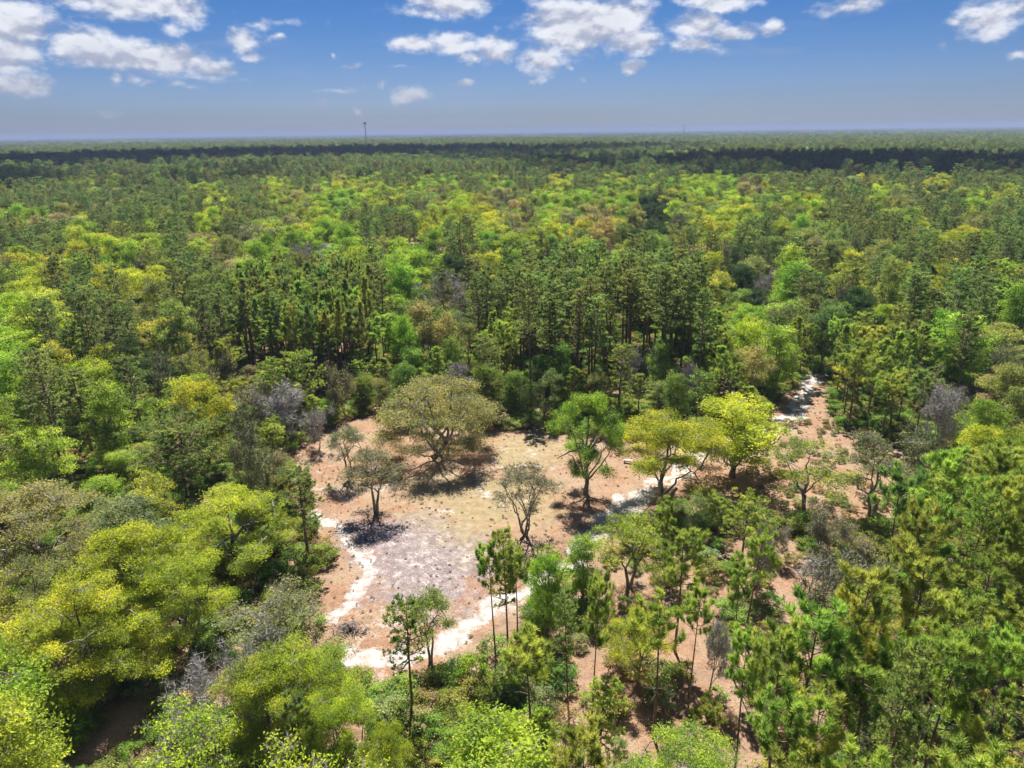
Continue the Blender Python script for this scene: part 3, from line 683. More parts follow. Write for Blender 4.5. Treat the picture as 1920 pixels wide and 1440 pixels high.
# ------------------------------------------------------------------ ground
def seg_d(X, Y, P):
    best = np.full(X.shape, 1e9)
    for (ax, ay), (bx, by) in zip(P[:-1], P[1:]):
        dx, dy = bx-ax, by-ay; t = np.clip(((X-ax)*dx+(Y-ay)*dy)/(dx*dx+dy*dy+1e-9), 0, 1)
        best = np.minimum(best, np.hypot(X-ax-t*dx, Y-ay-t*dy))
    return best
def gp(L): return [tuple(at_z(u, v)[:2]) for u, v in L]
def curve(L):    # Catmull-Rom smoothing of a ground polyline
    P = np.array(gp(L)); P = np.vstack([2*P[0]-P[1], P, 2*P[-1]-P[-2]]); o = []
    for i in range(1, len(P)-2):
        for t in np.linspace(0, 1, 6, endpoint=False):
            o.append(.5*((2*P[i])+(-P[i-1]+P[i+1])*t+(2*P[i-1]-5*P[i]+4*P[i+1]-P[i+2])*t*t+(-P[i-1]+3*P[i]-3*P[i+1]+P[i+2])*t**3))
    o.append(P[-2]); return [tuple(x) for x in o]
ROAD = curve([(560, 1285), (655, 1248), (720, 1238), (800, 1203), (880, 1167), (960, 1122), (1040, 1073), (1100, 1030), (1150, 972), (1195, 932), (1240, 898), (1300, 862), (1390, 822), (1450, 798), (1485, 772), (1505, 742), (1525, 712), (1560, 680)])
LOOPW = curve([(560, 960), (600, 985), (650, 1008), (688, 1038), (697, 1070), (672, 1110), (622, 1158)])
LOOPN = curve([(560, 905), (600, 912), (640, 918), (690, 912), (760, 905), (850, 893), (905, 880), (960, 872), (1040, 868)])
ORNG = curve([(560, 850), (600, 812), (620, 850), (605, 905)])
ARC1 = curve([(900, 878), (890, 905), (905, 925), (945, 938), (990, 938)])
ARC2 = curve([(945, 885), (915, 900), (900, 918)])
SWP = curve([(80, 1460), (140, 1405), (200, 1360), (250, 1330), (300, 1310), (370, 1240)])
FARS = [(1125, 428), (1100, 440), (300, 570), (370, 552), (1375, 415), (1390, 410), (1350, 425), (1400, 475), (320, 585), (415, 590)]
xs = np.concatenate([-np.geomspace(60000, 100, 26), np.arange(-95, 120.1, .55), np.geomspace(125, 60000, 26)])
ys = np.concatenate([-np.geomspace(8000, 40, 10), np.arange(0, 30, 5), np.arange(30, 185, .5), np.geomspace(186, 60000, 60)])
X, Y = np.meshgrid(xs, ys, indexing='xy')
rw = np.random.RandomState(8); X0, Y0 = X, Y
WX = np.zeros(X.shape); WY = np.zeros(X.shape)
for k in range(26):
    f = rw.uniform(.25, 3.2); th = rw.uniform(0, 6.28); ph = rw.uniform(0, 6.28, 2); a_ = .50/f**.75
    c_ = X*f*math.cos(th)+Y*f*math.sin(th); WX += a_*np.sin(c_+ph[0]); WY += a_*np.sin(c_+ph[1])
WX *= .42; WY *= .42
fine = (np.abs(X) < 120) & (Y > 0) & (Y < 190)
X = X+WX*fine; Y = Y+WY*fine
sm = lambda d, a, b: np.clip(1-(d-a)/(b-a), 0, 1)
road_d = seg_d(X, Y, ROAD)
def polyd(L):
    P = gp(L); Xf, Yf = X.ravel(), Y.ravel(); ins = np.zeros(Xf.shape, bool); j = len(P)-1
    for i in range(len(P)):
        c = ((P[i][1] > Yf) != (P[j][1] > Yf)) & (Xf < (P[j][0]-P[i][0])*(Yf-P[i][1])/(P[j][1]-P[i][1]+1e-12)+P[i][0]); ins ^= c; j = i
    d = seg_d(X, Y, P+[P[0]]); return np.where(ins.reshape(X.shape), -d, d)
rx = gp([(1240, 898)])[0]
far_part = np.clip((Y-rx[1]+4)/6, 0, 1)            # the ruts separate beyond the lime oak
w_near = 1.35
wide = sm(road_d, w_near*.35, w_near*2.1)
ruts = sm(np.abs(road_d-1.1), .35, 1.1)*1.6
sand = np.maximum(wide*(1-far_part), ruts*far_part)
mid_r = sm(np.abs(road_d-.9), .4, 1.1)
sand = np.where(Y < 72, sand*1.25, np.maximum(sand*(.8+.5*mid_r), 0))
sand = np.maximum(sand, 1.15*sm(seg_d(X, Y, LOOPW), .3, 2.3))
sand = np.maximum(sand, .75*sm(seg_d(X, Y, LOOPN), .25, .95))
sand = np.maximum(sand, .45*sm(seg_d(X, Y, ORNG), .3, 1.6))
for A in (ARC1, ARC2): sand = np.maximum(sand, .85*sm(seg_d(X, Y, A), .15, .6))
for (u, v, ru, rv, s) in [(818, 965, 36, 9, 1), (655, 935, 30, 10, .8), (965, 838, 22, 7, .7), (1000, 852, 26, 8, .7), (900, 985, 30, 6, .6), (870, 965, 14, 14, .55), (800, 1050, 70, 20, .62), (870, 1035, 36, 12, .72),
                           (790, 1010, 60, 6, .5), (740, 1090, 60, 40, .5), (820, 1130, 90, 25, .6), (720, 1170, 90, 60, .55), (1000, 800, 40, 5, .4), (905, 1150, 60, 25, .7), (1130, 790, 30, 5, .4), (660, 1215, 50, 30, .6)]:
    c = at_z(u, v); e1 = at_z(u+ru, v); e2 = at_z(u, v+rv)
    sand = np.maximum(sand, s*np.clip(1.25-np.hypot((X-c[0])/(e1[0]-c[0]), (Y-c[1])/abs(e2[1]-c[1])), 0, 1))
for (u, v) in FARS:
    c = at_z(u, v); sand = np.maximum(sand, .9*np.clip(1.4-np.hypot(X-c[0], (Y-c[1])*.8)/9, 0, 1))
path = sm(seg_d(X, Y, SWP), 1.3, 2.8)
purple = np.clip(.5-polyd([(640, 1000), (690, 965), (770, 960), (860, 985), (920, 1030), (900, 1080), (880, 1130), (790, 1150), (700, 1120), (690, 1050)])/9, 0, 1)
grass = np.clip(.5-polyd([(745, 905), (800, 890), (890, 885), (1000, 890), (1050, 930), (1030, 975), (930, 1000), (880, 1035), (820, 1010), (780, 965), (740, 940)])/9, 0, 1)
grass = np.maximum(grass, np.clip(.5-polyd([(930, 835), (960, 815), (1040, 820), (1050, 860), (980, 880), (940, 870)])/7, 0, 1))
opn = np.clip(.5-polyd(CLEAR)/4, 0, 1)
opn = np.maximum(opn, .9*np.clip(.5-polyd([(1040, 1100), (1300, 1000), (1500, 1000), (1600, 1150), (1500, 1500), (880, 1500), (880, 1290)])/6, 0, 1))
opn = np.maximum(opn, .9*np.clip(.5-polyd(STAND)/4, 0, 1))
X, Y = X0, Y0
rsn = np.random.RandomState(3)
Z = np.zeros(X.shape)
for k in range(14):
    fx, fy, ph = rsn.normal(0, .5), rsn.normal(0, .5), rsn.uniform(0, 6.28); Z += .035*np.sin(X*fx+Y*fy+ph)/(1+abs(fx)+abs(fy))
fine = (np.abs(X) < 120) & (Y > 0) & (Y < 190)
Z = np.where(fine, Z, 0)
Z -= .10*np.clip(sand, 0, 1)*fine
n_x, n_y = len(xs), len(ys)
idx = np.arange(n_x*n_y).reshape(n_y, n_x)
quads = np.stack([idx[:-1, :-1], idx[:-1, 1:], idx[1:, 1:], idx[1:, :-1]], -1).reshape(-1, 4)
V = np.stack([X, Y, Z], -1).reshape(-1, 3)
track_m = np.maximum.reduce([sm(road_d, 1.9, 2.9), sm(seg_d(X, Y, LOOPW), 1.2, 2.4)])
path_m = path
def facemean(a): f = a.ravel()[quads]; return f.mean(1)
is_track = facemean(track_m) > .5; is_path = (facemean(path_m) > .5) & ~is_track

mg, q = mat('forest_floor')
def attr(n): a = nt(q.t, 'ShaderNodeAttribute'); a.attribute_name = n; return a.outputs['Fac']
geo = nt(q.t, 'ShaderNodeNewGeometry'); pos = geo.outputs['Position']
nA = q.noise(pos, .12, 5, .6); nB = q.noise(pos, .9, 6, .65); nC = q.noise(pos, 4.5, 5, .75); nE = q.noise(pos, .33, 4, .6); nD = q.noise(g.vm if False else pos, 14, 3, .8)
litter = q.mix(q.step(nB, .35, .65), (.235, .120, .064), (.33, .19, .108))
litter = q.mix(q.step(nA, .42, .62), litter, q.mix(nB, (.27, .18, .11), (.35, .25, .165)))
litter = q.mix(q.m('MULTIPLY', q.step(nC, .45, .75), .55), litter, (.42, .29, .19))
litter = q.mix(q.m('MULTIPLY', q.step(nC, .52, .34), .75), litter, (.135, .075, .048))
litter = q.mix(q.m('MULTIPLY', q.step(nE, .52, .62), .45), litter, (.20, .13, .085))
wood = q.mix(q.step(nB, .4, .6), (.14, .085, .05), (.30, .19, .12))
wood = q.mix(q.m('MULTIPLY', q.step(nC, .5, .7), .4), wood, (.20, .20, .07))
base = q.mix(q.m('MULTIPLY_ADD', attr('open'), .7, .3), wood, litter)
pc = q.mix(q.step(nB, .4, .62), (.165, .125, .12), (.27, .215, .208)); pc = q.mix(q.m('MULTIPLY', q.step(nC, .5, .72), .75), pc, (.50, .45, .43))
base = q.mix(q.step(q.m('MULTIPLY_ADD', q.m('ADD', nE, nB), 1.3, attr('purple')), 1.45, 2.15), base, pc)
gc = q.mix(q.step(nB, .35, .65), (.235, .185, .085), (.32, .255, .14)); gc = q.mix(q.m('MULTIPLY', q.step(nC, .55, .7), .5), gc, (.17, .16, .055))
base = q.mix(q.m('MULTIPLY', q.step(q.m('MULTIPLY_ADD', q.m('ADD', nE, nB), 1.3, attr('grass')), 1.45, 2.25), .8), base, gc)
pth = q.mix(q.step(nC, .4, .65), (.33, .18, .12), (.43, .29, .21))
base = q.mix(q.step(q.m('MULTIPLY_ADD', nB, .5, attr('path')), .55, .8), base, pth)
sc_ = q.mix(q.step(nB, .35, .6), (.36, .325, .30), (.49, .46, .435)); sc_ = q.mix(q.m('MULTIPLY', q.step(nC, .52, .70), .7), sc_, (.29, .22, .18))
rot = nt(q.t, 'ShaderNodeVectorRotate', rotation_type='Z_AXIS'); q.put(rot.inputs['Vector'], pos); rot.inputs['Angle'].default_value = .75
nS = q.noise(q.vm('MULTIPLY', rot.outputs[0], (.5, 2.6, 1)), 1.3, 5, .65)
streak = q.m('MULTIPLY', q.m('MULTIPLY', q.step(nS, .47, .62), q.m('MULTIPLY_ADD', attr('purple'), .9, .12)), .8)
sn = q.m('ADD', q.m('MULTIPLY', q.m('MAXIMUM', attr('sand'), streak), .88), q.m('MULTIPLY_ADD', nC, 1.5, q.m('MULTIPLY_ADD', nB, 1.7, -1.62)))
base = q.mix(q.m('MULTIPLY', q.step(sn, .35, .95), .9), base, sc_)
base = q.mix(q.m('MULTIPLY', q.step(nD, .62, .72), .45), base, (.10, .065, .045))
bs = nt(q.t, 'ShaderNodeBsdfPrincipled'); q.put(bs.inputs['Base Color'], base); bs.inputs['Roughness'].default_value = .95
bp = nt(q.t, 'ShaderNodeBump'); bp.inputs['Strength'].default_value = .9; bp.inputs['Distance'].default_value = .12
q.l.new(nC, bp.inputs['Height']); q.l.new(bp.outputs[0], bs.inputs['Normal']); out(q, bs.outputs[0])

def sheet(name, sel):
    f = quads[sel]; used, inv = np.unique(f, return_inverse=True)
    b = MB(); b.add(V[used], None, inv.reshape(-1, 4)); me = b.mesh(name, [mg], True)
    for nm, A in (('sand', sand), ('purple', purple), ('grass', grass), ('open', opn), ('path', path)):
        at = me.attributes.new(nm, 'FLOAT', 'POINT'); at.data.foreach_set('value', A.ravel()[used].astype(np.float32))
    o = bpy.data.objects.new(name, me); COL.objects.link(o); o['kind'] = 'structure'; return o
sheet('ground', ~(is_track | is_path)); sheet('sandy_track', is_track); sheet('dirt_path', is_path)

# ------------------------------------------------------------------ trees as objects
def score(t):
    q_ = proj((t['x'], t['y'], t['h']*.7))
    if q_ is None: return 0
    px = t['r']*2*FOC/q_[2]
    if not (-px*.4 < q_[0] < W0+px*.4) or proj((t['x'], t['y'], t['h']))[1] > H0-4: return 0
    return px*(t['h']*FOC/q_[2])**.5
for i, t in enumerate(TREES):
    t['score'] = score(t)+(1e6 if t.get('hero') else 0)
    t['q'] = proj((t['x'], t['y'], t['h']*.8))
    t['name'] = NAMES[t['kind']][0]
solo, rest = [], []
cnt = {}
for t in sorted(TREES, key=lambda t: -t['score']):
    c = cnt.get(t['name'], 0)
    if t['score'] > 0 and c < 300: cnt[t['name']] = c+1; solo.append(t)
    else: rest.append(t)
print('solo', cnt, 'rest', len(rest))
for t in TREES:
    t['var'] = t.get('var') if t.get('var') is not None else rnd.randrange(len(PROTO[t['kind']]))
    t['var'] %= len(PROTO[t['kind']])
    t['rot'] = rnd.uniform(0, 6.28); t['tint'] = tint(t['col'], rnd, .08 if t.get('hero') else .16)
# labels: every tree is named by its nearest landmark, its side and its order there
marks = [t for t in TREES if t.get('short')]
ORD = ['', 'second', 'third', 'fourth', 'fifth', 'sixth', 'seventh', 'eighth', 'ninth', 'tenth', 'eleventh', 'twelfth', 'thirteenth', 'fourteenth', 'fifteenth', 'sixteenth', 'seventeenth', 'eighteenth', 'nineteenth', 'twentieth']
def ordw(i):
    if i < 20: return (ORD[i]+' nearest').strip()
    tens = ['', '', 'twenty', 'thirty', 'forty', 'fifty', 'sixty', 'seventy', 'eighty', 'ninety']; ones = ['', 'first', 'second', 'third', 'fourth', 'fifth', 'sixth', 'seventh', 'eighth', 'ninth']
    n = i+1; n = min(n, 99)
    return (tens[n//10][:-1]+'ieth' if n % 10 == 0 else tens[n//10]+'-'+ones[n % 10])+' nearest'
buckets = {}
for t in solo:
    if t.get('label'): continue
    m = min(marks, key=lambda k: (k['q'][0]-t['q'][0])**2+(1.6*(k['q'][1]-t['q'][1]))**2 if k is not t else 1e18)
    dx, dy = t['q'][0]-m['q'][0], 1.6*(t['q'][1]-m['q'][1])
    side = ('right of' if dx > 0 else 'left of') if abs(dx) > abs(dy) else ('behind' if dy < 0 else 'before')
    key = (CWORD[t['col']], NAMES[t['kind']][2], side, m['short']); buckets.setdefault(key, []).append((math.hypot(dx, dy), id(t), t))
for key, L in buckets.items():
    L.sort(key=lambda z: z[0])
    for i, (_, _, t) in enumerate(L):
        w = key[1]
        if key[0] in ('bare grey',): c = 'pale grey'
        else: c = key[0]
        t['label'] = f"{c} {w} {ordw(i)} {key[2]} the {key[3]}"
def make(t):
    tm, cm, Hh, Rr = PROTO[t['kind']][t['var']]
    nm, cat, _ = NAMES[t['kind']]
    e = bpy.data.objects.new(nm, None); COL.objects.link(e); e.empty_display_size = .5
    e.location = (t['x'], t['y'], -.05); e.rotation_euler = (rnd.uniform(-.03, .03), rnd.uniform(-.03, .03), t['rot'])
    k = t['r']/Rr; e.scale = (k, k, t['h']/Hh)
    e['label'] = t['label']; e['category'] = cat; e['group'] = GROUP[nm]
    a = bpy.data.objects.new('trunk', tm); b = bpy.data.objects.new('crown', cm)
    for o in (a, b): COL.objects.link(o); o.parent = e
    b.color = t['tint']; t['obj'] = (a, b)
for t in solo: make(t)

# ------------------------------------------------------------------ far forest and undergrowth (scattered copies)
def scatter(name, pts, protos, label=None):
    """pts: list of (x, y, z, proto index, sxy, sz, rot, tint)"""
    me = bpy.data.meshes.new(name); n = len(pts); me.vertices.add(n)
    A = np.array([p[:7] for p in pts], np.float32)
    me.vertices.foreach_set('co', A[:, :3].ravel())
    a = me.attributes.new('idx', 'INT', 'POINT'); a.data.foreach_set('value', A[:, 3].astype(np.int32))
    a = me.attributes.new('scl', 'FLOAT_VECTOR', 'POINT'); a.data.foreach_set('vector', np.stack([A[:, 4], A[:, 4], A[:, 5]], 1).ravel())
    a = me.attributes.new('rot', 'FLOAT_VECTOR', 'POINT'); z = np.zeros(n, np.float32); a.data.foreach_set('vector', np.stack([z, z, A[:, 6]], 1).ravel())
    a = me.attributes.new('tint', 'FLOAT_COLOR', 'POINT'); a.data.foreach_set('color', np.array([p[7] for p in pts], np.float32).ravel())
    o = bpy.data.objects.new(name, me); COL.objects.link(o); o['kind'] = 'stuff'
    ng = bpy.data.node_groups.new(name, 'GeometryNodeTree')
    ng.interface.new_socket('Geometry', in_out='INPUT', socket_type='NodeSocketGeometry'); ng.interface.new_socket('Geometry', in_out='OUTPUT', socket_type='NodeSocketGeometry')
    N, L = ng.nodes, ng.links; gi = N.new('NodeGroupInput'); go = N.new('NodeGroupOutput'); join = N.new('GeometryNodeJoinGeometry')
    def na(nm, ty): x = N.new('GeometryNodeInputNamedAttribute'); x.data_type = ty; x.inputs[0].default_value = nm; return x.outputs[0]
    ai, asc, ar = na('idx', 'INT'), na('scl', 'FLOAT_VECTOR'), na('rot', 'FLOAT_VECTOR')
    for k, (ta, cb) in enumerate(protos):
        oa = N.new('GeometryNodeObjectInfo'); oa.inputs[0].default_value = ta; ob = N.new('GeometryNodeObjectInfo'); ob.inputs[0].default_value = cb
        gout = [s for s in oa.outputs if s.name == 'Geometry'][0]; gob = [s for s in ob.outputs if s.name == 'Geometry'][0]
        if cb.data.materials[0] == M['leaf']:
            st = N.new('GeometryNodeSetMaterial'); L.new(gob, st.inputs['Geometry']); st.inputs['Material'].default_value = M['leaf_far']; gob = st.outputs[0]
        j2 = N.new('GeometryNodeJoinGeometry'); L.new(gout, j2.inputs[0]); L.new(gob, j2.inputs[0])
        g2i = N.new('GeometryNodeGeometryToInstance'); L.new(j2.outputs[0], g2i.inputs[0])
        cmp_ = N.new('FunctionNodeCompare'); cmp_.data_type = 'INT'; cmp_.operation = 'EQUAL'
        L.new(ai, cmp_.inputs[2]); cmp_.inputs[3].default_value = k
        ip = N.new('GeometryNodeInstanceOnPoints'); L.new(gi.outputs[0], ip.inputs['Points']); L.new(cmp_.outputs[0], ip.inputs['Selection'])
        L.new(g2i.outputs[0], ip.inputs['Instance']); L.new(ar, ip.inputs['Rotation']); L.new(asc, ip.inputs['Scale'])
        L.new(ip.outputs[0], join.inputs[0])
    L.new(join.outputs[0], go.inputs[0])
    md = o.modifiers.new('scatter', 'NODES'); md.node_group = ng
    return o
repr_ = {}
for t in solo: repr_.setdefault((t['kind'], t['var']), t)
pk = sorted(repr_); pidx = {k: i for i, k in enumerate(pk)}; protos = [repr_[k]['obj'] for k in pk]
def prow(kind, var, x, y, z, h, rad, rot, tn):
    if (kind, var) not in pidx: kind, var = ([x for x in pk if x[0] == kind]+[x for x in pk if x[0] in ('shrub', 'brush')]+pk)[0]
    _, _, Hh, Rr = PROTO[kind][var]
    return (x, y, z, pidx[(kind, var)], rad/Rr, h/Hh, rot, tn)
pts = [prow(t['kind'], t['var'], t['x'], t['y'], -.05, t['h'], t['r'], t['rot'], t['tint']) for t in rest]
def clump(x, y):
    return .9*math.sin(x*.009+1.3)*math.sin(y*.0085+x*.003)+.6*math.sin(x*.031-y*.013+2)+.4*math.sin(x*.05+y*.04)
r = random.Random(5)
for _ in range(36000):
    d = 615*math.exp(r.random()**.8*math.log(4300/615)); a = r.uniform(-.72, .72)
    x, y = d*math.sin(a), d*math.cos(a)
    k = 1.0+max(0, (d-700)/2200)
    v = clump(x, y)+r.gauss(0, .45)-(.45 if d > 1700 else 0)
    q_ = proj((x, y, 20))
    if v > .50: kind, col, h, rad = r.choice([('oak', 'e'), ('upright', 'g'), ('oak', 'y')])+(r.uniform(13, 18), r.uniform(4.5, 6))
    elif v > .25: kind, col, h, rad = 'oak', r.choice('lly'), r.uniform(13, 19), r.uniform(4.5, 6)
    else: kind, col, h, rad = r.choice(['pine', 'pine', 'broadpine', 'tall']), r.choice('ppt'), r.triangular(15, 29, 20), r.uniform(3.6, 5.5)
    pts.append(prow(kind, r.randrange(2), x, y, 0, h, rad*k, r.uniform(0, 6.28), tint(col, r, .2)))
scatter('forest', pts, protos)
# undergrowth below the trees
pts = []; r = random.Random(9)
for _ in range(26000):
    d = math.sqrt(r.uniform(20**2, 300**2)); a = r.uniform(-.75, .75); x, y = d*math.sin(a), d*math.cos(a)
    b = proj((x, y, 0))
    if b is None: continue
    ic = inpoly(b[0], b[1], CLEAR)
    if inpoly(b[0], b[1], PATHSW): continue
    east = ic and b[0] > 1400 and b[1] > 790
    if ic and not east: continue
    if inpoly(b[0], b[1], STAND) and r.random() < .85: continue
    if east and r.random() < .3: continue
    if not ic and 1020 < b[0] < 1560 and b[1] > 1000 and r.random() < .78: continue
    kind = r.choice(['shrub', 'brush', 'shrub', 'brush', 'brush'] if not east else ['brush', 'brush', 'shrub'])
    s = r.uniform(.35, 1.1)*(.5 if east else 1)
    pts.append(prow(kind, r.randrange(2), x, y, -.05, 2.4*s, 1.7*s, r.uniform(0, 6.28), tint(r.choice('lumlul' if not east else 'mlm'), r, .25)))
for _ in range(6000):
    x, y = r.uniform(-50, 75), r.uniform(45, 160); b = proj((x, y, 0))
    if not inpoly(b[0], b[1], CLEAR) : continue
    if min(math.hypot(x-a_, y-c_) for a_, c_ in ROAD) < 1.7: continue
    s = r.uniform(.03, .11)
    pts.append(prow('shrub', r.randrange(2), x, y, -.02, 2.0*s, 1.9*s, r.uniform(0, 6.28), (lambda w: (.46*w, .36*w, .22*w, 1))(r.uniform(.6, 1.3))))
scatter('undergrowth', pts, protos)

# ------------------------------------------------------------------ distant canopy as far as the horizon
mc, q = mat('distant_canopy')
geo = nt(q.t, 'ShaderNodeNewGeometry'); pos = geo.outputs['Position']
n1 = q.noise(pos, .0016, 4, .6); n2 = q.noise(pos, .012, 5, .7)
cc = q.mix(q.step(n1, .45, .6), (.03, .045, .022), (.07, .095, .035)); cc = q.mix(q.m('MULTIPLY', q.step(n2, .55, .7), .6), cc, (.17, .21, .05))
b_ = nt(q.t, 'ShaderNodeBsdfDiffuse'); q.put(b_.inputs[0], cc); out(q, b_.outputs[0])
rr_ = np.geomspace(3300, 58000, 150); aa = np.linspace(-.82, .82, 340)
rs = np.random.RandomState(4); RR, AA = np.meshgrid(rr_, aa, indexing='ij')
RR = RR*(1+rs.uniform(-.008, .008, RR.shape)); zz = 14+rs.uniform(-5, 7, RR.shape)+5*np.sin(RR*.004+AA*9)
zz[0] = 0
V2 = np.stack([RR*np.sin(AA), RR*np.cos(AA), zz], -1).reshape(-1, 3)
ii = np.arange(RR.size).reshape(RR.shape); qq = np.stack([ii[:-1, :-1], ii[:-1, 1:], ii[1:, 1:], ii[1:, :-1]], -1).reshape(-1, 4)
b = MB(); b.add(V2, None, qq); o = bpy.data.objects.new('distant_forest', b.mesh('distant_forest', [mc])); COL.objects.link(o); o['kind'] = 'stuff'

# ------------------------------------------------------------------ towers
def plain(name, c, rough=.6, metal=0):
    m, q = mat(name); b = nt(q.t, 'ShaderNodeBsdfPrincipled')
    t = nt(q.t, 'ShaderNodeTexCoord'); n = q.noise(t.outputs['Object'], 3, 4, .6)
    q.put(b.inputs['Base Color'], q.mix(n, tuple(x*.75 for x in c), tuple(min(1, x*1.2) for x in c))); b.inputs['Roughness'].default_value = rough; b.inputs['Metallic'].default_value = metal
    out(q, b.outputs[0]); return m
steel = plain('grey_steel', (.10, .11, .13)); wood_m = plain('weathered_wood', (.50, .46, .44), .9); dark_m = plain('dark_wood', (.12, .08, .06), .9)
def add(name, mb, m, parent=None, smooth=False):
    o = bpy.data.objects.new(name, mb.mesh(name, [m], smooth)); COL.objects.link(o)
    if parent: o.parent = parent
    return o
def emp(name, loc, label, cat, group=None, rz=0):
    e = bpy.data.objects.new(name, None); COL.objects.link(e); e.location = loc; e.rotation_euler[2] = rz; e['label'] = label; e['category'] = cat
    if group: e['group'] = group
    return e
def tower(u, vt, D, w, label, head):
    p = at_z(u, 262, 0); d = ray(u, vt); k = D/math.hypot(d[0], d[1]); top = CP+d*k; H = top[2]
    e = emp('radio_mast', (top[0], top[1], 0), label, 'radio mast', 'radio masts on the horizon')
    T = MB()
    for s in range(3):
        a = s*2.094; T.tube([(w*math.cos(a), w*math.sin(a), 0), (w*.55*math.cos(a), w*.55*math.sin(a), H)], [w*.16]*2, 5)
    nb = 24
    for i in range(nb):
        z0, z1 = H*i/nb, H*(i+1)/nb; f0, f1 = w*(1-.45*i/nb), w*(1-.45*(i+1)/nb)
        for s in range(3):
            a, c = s*2.094, (s+1)*2.094
            T.tube([(f0*math.cos(a), f0*math.sin(a), z0), (f1*math.cos(c), f1*math.sin(c), z1)], [w*.08]*2, 4)
            T.tube([(f0*math.cos(a), f0*math.sin(a), z0), (f0*math.cos(c), f0*math.sin(c), z0)], [w*.08]*2, 4)
    add('lattice', T, steel, e)
    if head:
        P_ = MB(); P_.tube([(0, 0, H-.4), (0, 0, H)], [w*1.9, w*1.9], 12); P_.tube([(0, 0, H), (0, 0, H+5)], [.3, .1], 5); add('platform', P_, steel, e)
        for s in range(9):
            a = s*2*math.pi/9; q_ = MB(); q_.box((w*2*math.cos(a), w*2*math.sin(a), H), (1.0, 1.0, 5)); add('antenna_panel', q_, steel, e)
    else:
        P_ = MB(); P_.tube([(0, 0, H), (0, 0, H+6)], [.35, .15], 5); add('antenna', P_, steel, e)
tower(684, 231, 2300, 1.9, 'grey lattice radio mast with a wide antenna head on the western horizon', True)
tower(1283, 233, 4300, 2.2, 'faint thin radio mast without a head on the far eastern horizon', False)

# ------------------------------------------------------------------ small things in the clearing
p = at_z(1180, 868); e = emp('bench', (p[0], p[1], -.02), 'weathered pale plank bench at the clearing edge beside the lime oak', 'bench', None, -.25)
for k in (-1, 0, 1):
    b = MB(); b.box((0, k*.17, .50), (1.9, .15, .05)); add('seat_plank', b, wood_m, e)
for s in (-1, 1):
    b = MB(); b.box((s*.78, 0, .237), (.10, .46, .47)); add('leg', b, dark_m, e)
b = MB(); b.box((0, 0, .20), (1.46, .06, .10)); add('stretcher', b, dark_m, e)
# hunting blind on posts
p = at_z(1362, 772); e = emp('hunting_blind', (p[0], p[1], 0), 'small dark wooden hunting blind on posts behind the round lime oak', 'hunting blind')
for sx in (-1, 1):
    for sy in (-1, 1):
        b = MB(); b.box((sx*.85, sy*.75, 1.1), (.14, .14, 2.2)); add('post', b, dark_m, e)
b = MB(); b.box((0, 0, 2.26), (2.1, 1.9, .12)); add('floor_board', b, dark_m, e)
cab = MB()
for s in (-1, 1):
    cab.box((s*.95, 0, 2.65), (.06, 1.7, .66)); cab.box((0, s*.85, 2.65), (1.84, .06, .66)); cab.box((s*.9, .8, 3.35), (.1, .1, .72)); cab.box((s*.9, -.8, 3.35), (.1, .1, .72))
add('cabin_wall', cab, dark_m, e)
b = MB(); b.box((0, 0, 3.82), (2.7, 2.4, .10), [[1, 0, 0], [0, .985, -.17], [0, .17, .985]]); add('roof', b, plain('old_roof_sheet', (.34, .27, .24), .8), e)
# fallen logs
for (u, v, L_, rz, lab) in [(1455, 826, 5, .9, 'pale fallen log on the orange litter beside the far bend of the sandy track'), (1330, 800, 4, 1.3, 'short grey fallen log at the forest edge behind the lime oaks'),
                             (1695, 1012, 3, .1, 'short pale log lying in the tan scrub near the eastern pines'), (1120, 815, 3.5, 2.6, 'thin grey log at the foot of the tall back pines')]:
    p = at_z(u, v); b = MB(); rs = np.random.RandomState(int(u))
    pl = wob(rs, np.array([[-L_/2+L_*i/5, 0, .12] for i in range(6)]), .05); b.tube(pl, np.linspace(.17, .09, 6), 7); b.tube([pl[3], pl[3]+[.4, .5, .3]], [.07, .03], 5)
    o = add('fallen_log', b, M['bark_grey'], None, True); o.location = (p[0], p[1], .02); o.rotation_euler[2] = rz; o['label'] = lab; o['category'] = 'log'; o['group'] = 'fallen logs'
# brush pile
p = at_z(655, 1180); b = MB(); rs = np.random.RandomState(2)
for k in range(150):
    a = rs.uniform(0, 6.28); rr2 = abs(rs.normal(0, 1.0)); c = np.array([rr2*math.cos(a)*1.3, rr2*math.sin(a), max(.05, .75-rr2*.35)*rs.uniform(.1, 1)])
    d = rs.normal(0, 1, 3)*[1, 1, .25]; d /= np.linalg.norm(d); L_ = rs.uniform(.4, 1.3)
    b.tube([c-d*L_/2, c+rs.normal(0, .04, 3), c+d*L_/2], [.045*rs.uniform(.5, 1.4), .04, .015], 4)
o = add('brush_pile', b, plain('cut_brush', (.27, .22, .20), .95)); o.location = (p[0], p[1], 0); o['label'] = 'dark grey pile of cut branches on the sand at the western clearing edge'; o['category'] = 'brush pile'

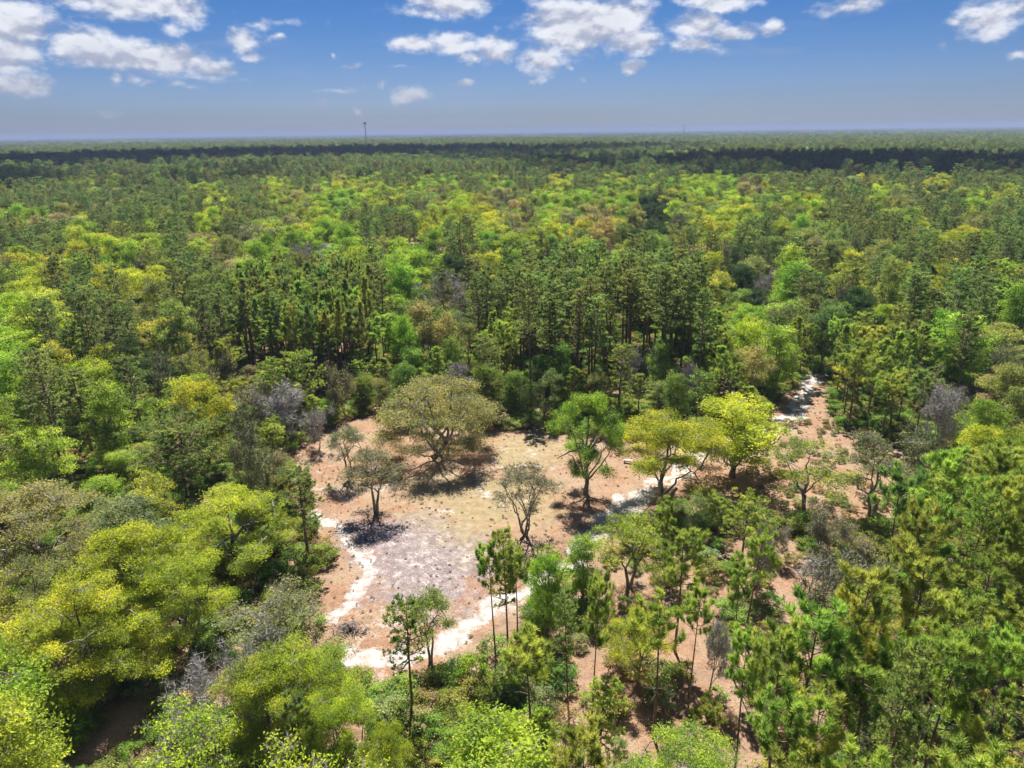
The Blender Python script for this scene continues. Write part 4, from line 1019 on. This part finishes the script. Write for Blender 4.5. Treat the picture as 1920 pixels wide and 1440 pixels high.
# ------------------------------------------------------------------ clouds above the view whose shade falls across the forest
mcl, q = mat('cloud_white'); b_ = nt(q.t, 'ShaderNodeBsdfDiffuse'); b_.inputs[0].default_value = (.85, .86, .88, 1)
tr_ = nt(q.t, 'ShaderNodeBsdfTransparent'); mx = nt(q.t, 'ShaderNodeMixShader'); mx.inputs[0].default_value = .36     # thin cloud lets part of the sun through
q.l.new(tr_.outputs[0], mx.inputs[1]); q.l.new(b_.outputs[0], mx.inputs[2]); out(q, mx.outputs[0])
def cloud(cx, cy_, rx_, ry_, zc, seed, n=16):
    rs = np.random.RandomState(seed); mb = MB()
    for k in range(n):
        a = rs.uniform(0, 6.28); f = math.sqrt(rs.rand()); x, y = cx+math.cos(a)*f*rx_*.8, cy_+math.sin(a)*f*ry_*.7; r0 = min(rx_, ry_)*rs.uniform(.35, .6)
        nu, nv = 20, 12; th, ph = np.meshgrid(np.linspace(0, 2*math.pi, nu, endpoint=False), np.linspace(.02, math.pi-.02, nv))
        rad = r0*(1+.16*np.sin(3*th+k)*np.sin(ph*4)+.12*np.sin(7*th+2*k)*np.sin(ph*5+1)+rs.uniform(-.05, .05, th.shape))
        vx = x+rad*np.sin(ph)*np.cos(th); vy = y+rad*np.sin(ph)*np.sin(th); vz = np.cos(ph)*rad*.5; vz = zc+np.where(vz < 0, vz*.3, vz)
        i2 = np.arange(nu*nv).reshape(nv, nu); f4 = np.stack([i2[:-1], np.roll(i2, -1, 1)[:-1], np.roll(i2, -1, 1)[1:], i2[1:]], -1).reshape(-1, 4)
        mb.add(np.stack([vx, vy, vz], -1).reshape(-1, 3), None, f4)
    o = add('cloud', mb, mcl, None, True); o['kind'] = 'stuff'; return o
ZC = 1100.0; off = (ZC-20)/math.tan(SUN_EL)
def shade(u, v, ru, dy, seed, n=14):       # a cloud whose shade falls round the tree tops seen at photo pixel (u, v)
    p = at_z(u, v, 20); D = math.hypot(p[0], p[1]); cloud(p[0]+off*math.sin(SUN_AZ), p[1]+off, ru*D/FOC, dy, ZC, seed, n)
#CLOUDSHADE
shade(1180, 299, 250, 170, 1, 9); shade(1560, 298, 330, 240, 2, 15); shade(1900, 296, 260, 230, 3, 9); shade(720, 281, 360, 560, 4, 24); shade(250, 290, 350, 450, 5, 24); shade(230, 322, 340, 110, 6, 9); shade(1050, 276, 260, 300, 7, 5)
#ENDCLOUDSHADE
#HAZE
hm, q = mat('haze_air'); vol = nt(q.t, 'ShaderNodeVolumePrincipled'); vol.inputs['Color'].default_value = (.38, .47, .70, 1); vol.inputs['Density'].default_value = 1.3e-4
vol.inputs['Anisotropy'].default_value = 0.0
o_ = nt(q.t, 'ShaderNodeOutputMaterial'); q.l.new(vol.outputs[0], o_.inputs['Volume'])
b = MB(); b.box((0, 0, 46.0), (130000, 130000, 96)); hz = add('haze', b, hm); hz['kind'] = 'stuff'
